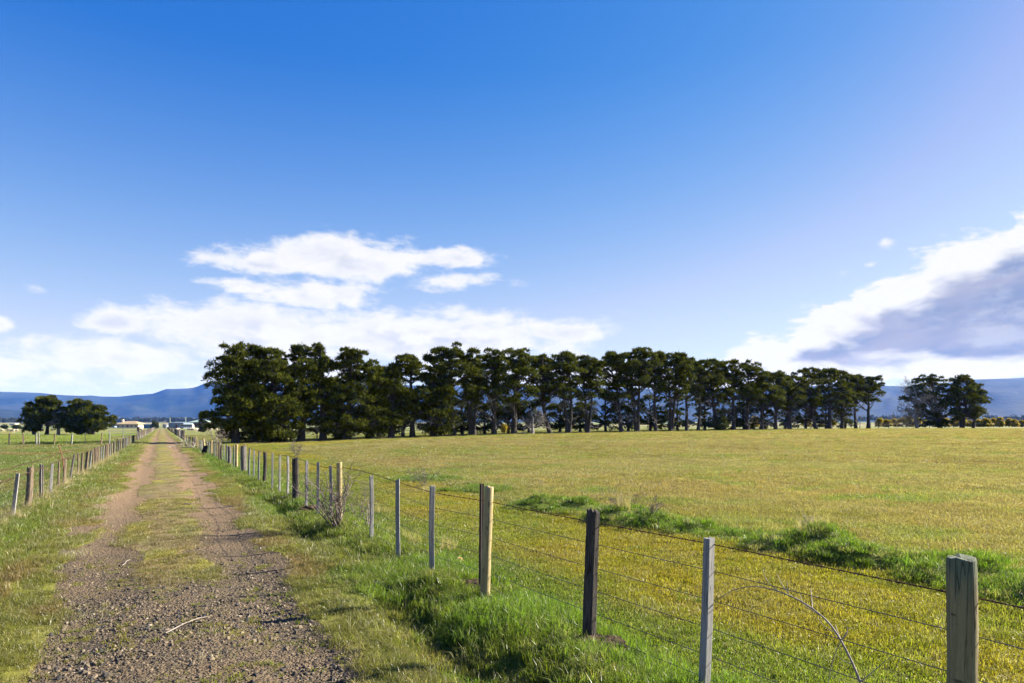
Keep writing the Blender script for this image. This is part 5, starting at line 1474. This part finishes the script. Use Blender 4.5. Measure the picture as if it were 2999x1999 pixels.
for r0, r1, dens, lvl in bands:
    x, y = polar(rng, r0, r1, dens, 54.0 if r1 < 20 else 46.0)
    s, t = st(x, y); fi = field_in(x, y); n = len(x)
    gmask = gravel_mask(x, y)
    lane = np.abs(t - 0.25) < 2.0
    sm0 = fbm(x / 0.5, y / 0.35, 211, 2)
    keep = rng.random(n) > np.where(lane, ss(gmask + 0.8 * (sm0 - 0.5), 0.15, 0.6) * np.where(s < 9, 0.90, 0.975), 0)
    crop = (t < -4) & (y > 61) & (y < 121)
    litter = (np.abs(d_row(x, y)) < 3) & (t > 4)
    keep &= ~(litter & (rng.random(n) < 0.75))
    for (ex, ey, er) in BARE: keep &= (np.hypot(x - ex, y - ey) > er)
    centre = (np.abs(t - 0.18) < 0.75)
    head = (t > 3.3) & (fi < -0.3) & (d_row(x, y) > 2)
    past = fi >= -0.3
    bank = hump(x, y) > 0.045
    ditch = (t > 1.75) & (t < 3.3)
    mid = fbm(x / 1.3, y / 1.3, 201, 3); sm = fbm(x / 0.4, y / 0.4, 203, 2)
    # tint
    c = zone_color(x, y)
    jit = rng.normal(0, 0.13, (n, 1)); c = c * np.clip(1 + jit + rng.normal(0, 0.05, (n, 3)), 0.5, 1.6)
    strawy = rng.random(n)
    c = mixc(c, const(STRAW, n), np.where(past & ~bank, (strawy < 0.28) * 0.55, (strawy < 0.10) * 0.6))
    c = mixc(c, const(LUSH * 1.15, n), ditch * ss(mid, 0.45, 0.6) * 0.75)
    # which tuft
    u = rng.random(n)
    if lvl == 0:
        idx = np.where(u < 0.33, 3, np.where(u < 0.66, 4, 5))
        idx = np.where(ditch | (t < -2.0), (u * 3).astype(int), idx)
        idx = np.where(head, np.where(u < 0.62, 14, np.where(u < 0.92, 6, 5)), idx)
        idx = np.where(past, np.where(u < 0.5, 6, 7), idx)
        idx = np.where(bank, np.where(u < 0.5, 0, np.where(u < 0.85, 1, 7)), idx)
        idx = np.where(centre, np.where(u < 0.2, 14, np.where(u < 0.65, 5, np.where(u < 0.8, 3, 6))), idx)
        idx = np.where(lane & (gmask > 0.3), np.where(u < 0.6, 12, 14), idx)
        sxy = rng.uniform(0.8, 1.25, n); sz = rng.uniform(0.75, 1.25, n)
        tall = 1 + 0.25 * ss(mid, 0.5, 0.7) * (ditch | (t < -1.6))
        edge_low = np.where(np.abs(t - 0.25) < 1.7, 0.65, 1.0)
        sz = sz * tall * edge_low
        sz = np.where(head & (idx != 14), sz * 0.75, sz)
        if r0 > 8: sxy *= 1.15
    elif lvl == 1:
        idx = np.where(u < 0.5, 8, 9); sxy = rng.uniform(0.8, 1.3, n); sz = rng.uniform(0.7, 1.2, n)
        sz = np.where(head, sz * 0.35, sz); sz = np.where(centre, sz * 0.4, sz); sz = np.where(past & ~bank, sz * 0.85, sz)
        sz = np.where(bank, sz * 1.1, sz); sz = np.where(ditch, sz * 1.3, sz)
        if r0 > 30: sxy *= 1.4
        sxy = np.where(np.abs(t - 0.25) < 1.8, sxy * 0.5, sxy)
    else:
        idx = np.where(u < 0.5, 10, 11); sxy = rng.uniform(0.8, 1.3, n); sz = rng.uniform(0.7, 1.2, n)
        sz = np.where(head, sz * 0.4, sz); sxy = np.where(np.abs(t - 0.25) < 2, sxy * 0.35, sxy)
        sz = np.where(crop, sz * 3.0, sz)
    scl = np.stack([sxy, sxy, sz], 1)
    for nm, mk in (('verge', (np.abs(t - 0.2) < 2.75)), ('paddock', (t <= -2.55)), ('pasture', (t >= 2.95))):
        k_ = keep & mk
        acc[nm].append((x[k_], y[k_], idx[k_], scl[k_], c[k_]))
LB = {'verge': ('verge_grass', 'green and rusty grass along the lane verges and its middle'), 'paddock': ('paddock_grass', 'green grass and fodder crop of the left paddock'), 'pasture': ('pasture_grass', 'straw and yellow-green grass of the right-hand pasture')}
for nm, L_ in acc.items():
    xs, ys, ix, sc2, ti = (np.concatenate([q[k] for q in L_]) for k in range(5))
    scatter(LB[nm][0], LB[nm][1], 'grass', xs, ys, ix, sc2, ti, NG_G, seed=5)
# dry straw at the foot of the left fence posts, a few elsewhere
xs, ys = [], []
for (x, y, z, h) in wl[:22]:
    for k_ in range(5): xs.append(x + rng.normal(0.05, 0.14)); ys.append(y + rng.normal(-0.05, 0.14))
for (px, py) in ((1120, 1500), (1300, 1610), (1250, 1440), (2370, 1600), (1830, 1530), (1190, 1590), (865, 1560), (2400, 1600)):
    Y = CAM_H * F / (py - HY)
    for k_ in range(3): xs.append((px - 1500) / F * Y + rng.normal(0, 0.1)); ys.append(Y + rng.normal(0, 0.1))
xs, ys = np.array(xs), np.array(ys); n = len(xs)
scatter('dry_grass', 'pale dry grass stalks at the feet of the fence posts', 'grass', xs, ys, np.full(n, 13), rng.uniform(0.6, 1.15, (n, 1)).repeat(3, 1), const(np.array([0.42, 0.33, 0.19]), n) * rng.uniform(0.8, 1.1, (n, 1)), NG_G, seed=8)
# pale flowering stalks in the verges and pasture
x, y = polar(rng, 2.5, 22.0, 30)
s, t = st(x, y); fi = field_in(x, y)
vz = ((np.abs(t - 0.25) > 1.25) & (np.abs(t - 0.25) < 2.0))
pr = np.where(vz, 0.75, np.where(fi > 0.5, 0.40, np.where(t < -2.4, 0.25, 0.04))) * ss(fbm(x / 1.2, y / 1.2, 401, 3), 0.36, 0.58)
k_ = rng.random(len(x)) < pr
x, y = x[k_], y[k_]; n = len(x); fi = fi[k_]
sc3 = rng.uniform(0.6, 1.1, n) * np.where(fi > 0.5, 0.6, 0.8)
scatter('grass_stalks', 'silvery grass stalks scattered through verges and pasture', 'grass', x, y, np.full(n, 15), np.stack([rng.uniform(0.8, 1.3, n)] * 2 + [sc3], 1), const(np.array([0.40, 0.36, 0.24]), n) * rng.uniform(0.8, 1.25, (n, 1)), NG_G, seed=12)
# darker tussocks dotted over the pasture and left paddock
xa, ya = polar(rng, 7.0, 30.0, 1.1); xb, yb = polar(rng, 30.0, 80.0, 0.22)
x, y = np.concatenate([xa, xb]), np.concatenate([ya, yb]); s, t = st(x, y); fi = field_in(x, y)
k_ = ((fi > 0.8) | (t < -3) | ((t > 3.4) & (fi < -0.5) & (rng.random(len(x)) < 0.5))) & (rng.random(len(x)) < ss(fbm(x / 4, y / 4, 421, 3), 0.35, 0.62)) & (np.abs(d_row(x, y)) > 4)
x, y = x[k_], y[k_]; n = len(x); r = np.hypot(x, y)
k2 = rng.uniform(0.5, 1.3, n) * np.interp(r, [7, 30, 80], [0.9, 1.5, 2.4])
scatter('grass_tussocks', 'dark green tussocks dotted over the paddocks', 'grass', x, y, rng.integers(0, 3, n), np.stack([k2, k2 * rng.uniform(0.7, 1.2, n), np.minimum(k2, 1.3) * rng.uniform(0.6, 1.0, n)], 1), mixc(const(LUSH * 1.0, n), const(np.array([0.17, 0.18, 0.03]), n), rng.random(n)), NG_G, seed=14)
# small weeds rooted in the gravel
n = 900
s = 2.5 + 8.0 * rng.random(n); t = rng.uniform(-0.9, 1.5, n); x, y = xy(s, t)
k_ = rng.random(n) < ss(fbm(s / 0.7, t / 0.5, 411, 3), 0.40, 0.62)
x, y = x[k_], y[k_]; n = len(x); u = rng.random(n)
scatter('lane_weeds', 'small green and yellow weeds sprouting through the near gravel', 'weeds', x, y, np.where(u < 0.55, 12, np.where(u < 0.8, 5, 14)), rng.uniform(0.35, 1.1, (n, 1)).repeat(3, 1) * np.where(u < 0.55, 1.0, 0.55)[:, None], mixc(const(np.array([0.20, 0.24, 0.015]), n), const(np.array([0.20, 0.16, 0.04]), n), rng.random(n)), NG_G, 0.008, seed=13)
# gravel
n = 95000
s = 2.2 + (26 - 2.2) * rng.random(n) ** 1.9; t = rng.uniform(-1.4, 1.9, n)
x, y = xy(s, t)
gk = gravel_mask(x, y); pat = fbm(x / 0.7, y / 0.7, 301, 3)
k_ = rng.random(n) < gk * (0.25 + 0.75 * ss(pat, 0.38, 0.6)) * (1 - 0.72 * ss(s, 7.5, 11)) * (1 - 0.7 * ss(s, 14, 24))
x, y, s = x[k_], y[k_], s[k_]; n = len(x)
size = np.exp(rng.normal(math.log(0.0090), 0.50, n)) * (1 - 0.3 * ss(s, 8, 14)); size = np.clip(size, 0.004, 0.028)
u = rng.random(n)
ti = mixc(const(np.array([0.056, 0.045, 0.033]), n), const(np.array([0.180, 0.138, 0.090]), n), rng.random(n))
ti[u < 0.22] = np.array([0.035, 0.033, 0.033]); ti[u > 0.97] = np.array([0.27, 0.22, 0.16])
scatter('gravel', 'loose dark grey-brown gravel on the near end of the lane', 'gravel', x, y, rng.integers(0, 6, n), size[:, None] * rng.uniform(0.7, 1.3, (n, 3)), ti, NG_S, 0.010, rng.random((n, 3)) * 6.28, 9)

# ------------------------------------------------------------------ haze
hz = Bx().box(-9500, 9500, -7500, 9000, -12, 480)
hm_, gm = new_mat('haze_air')
pv = gm.n('ShaderNodeVolumePrincipled')
pv.inputs['Color'].default_value = (0.07, 0.23, 0.85, 1)
pv.inputs['Absorption Color'].default_value = (1, 1, 1, 1)
pv.inputs['Density'].default_value = 7.0e-5
pv.inputs['Density Attribute'].default_value = ''
pv.inputs['Anisotropy'].default_value = 0.0
o_ = gm.n('ShaderNodeOutputMaterial'); hm_.node_tree.links.new(pv.outputs[0], o_.inputs['Volume'])
haze = obj('haze', hz.mesh('haze'), hm_)
tag(haze, 'thin blue haze over the plain and hills', 'haze', kind='stuff')
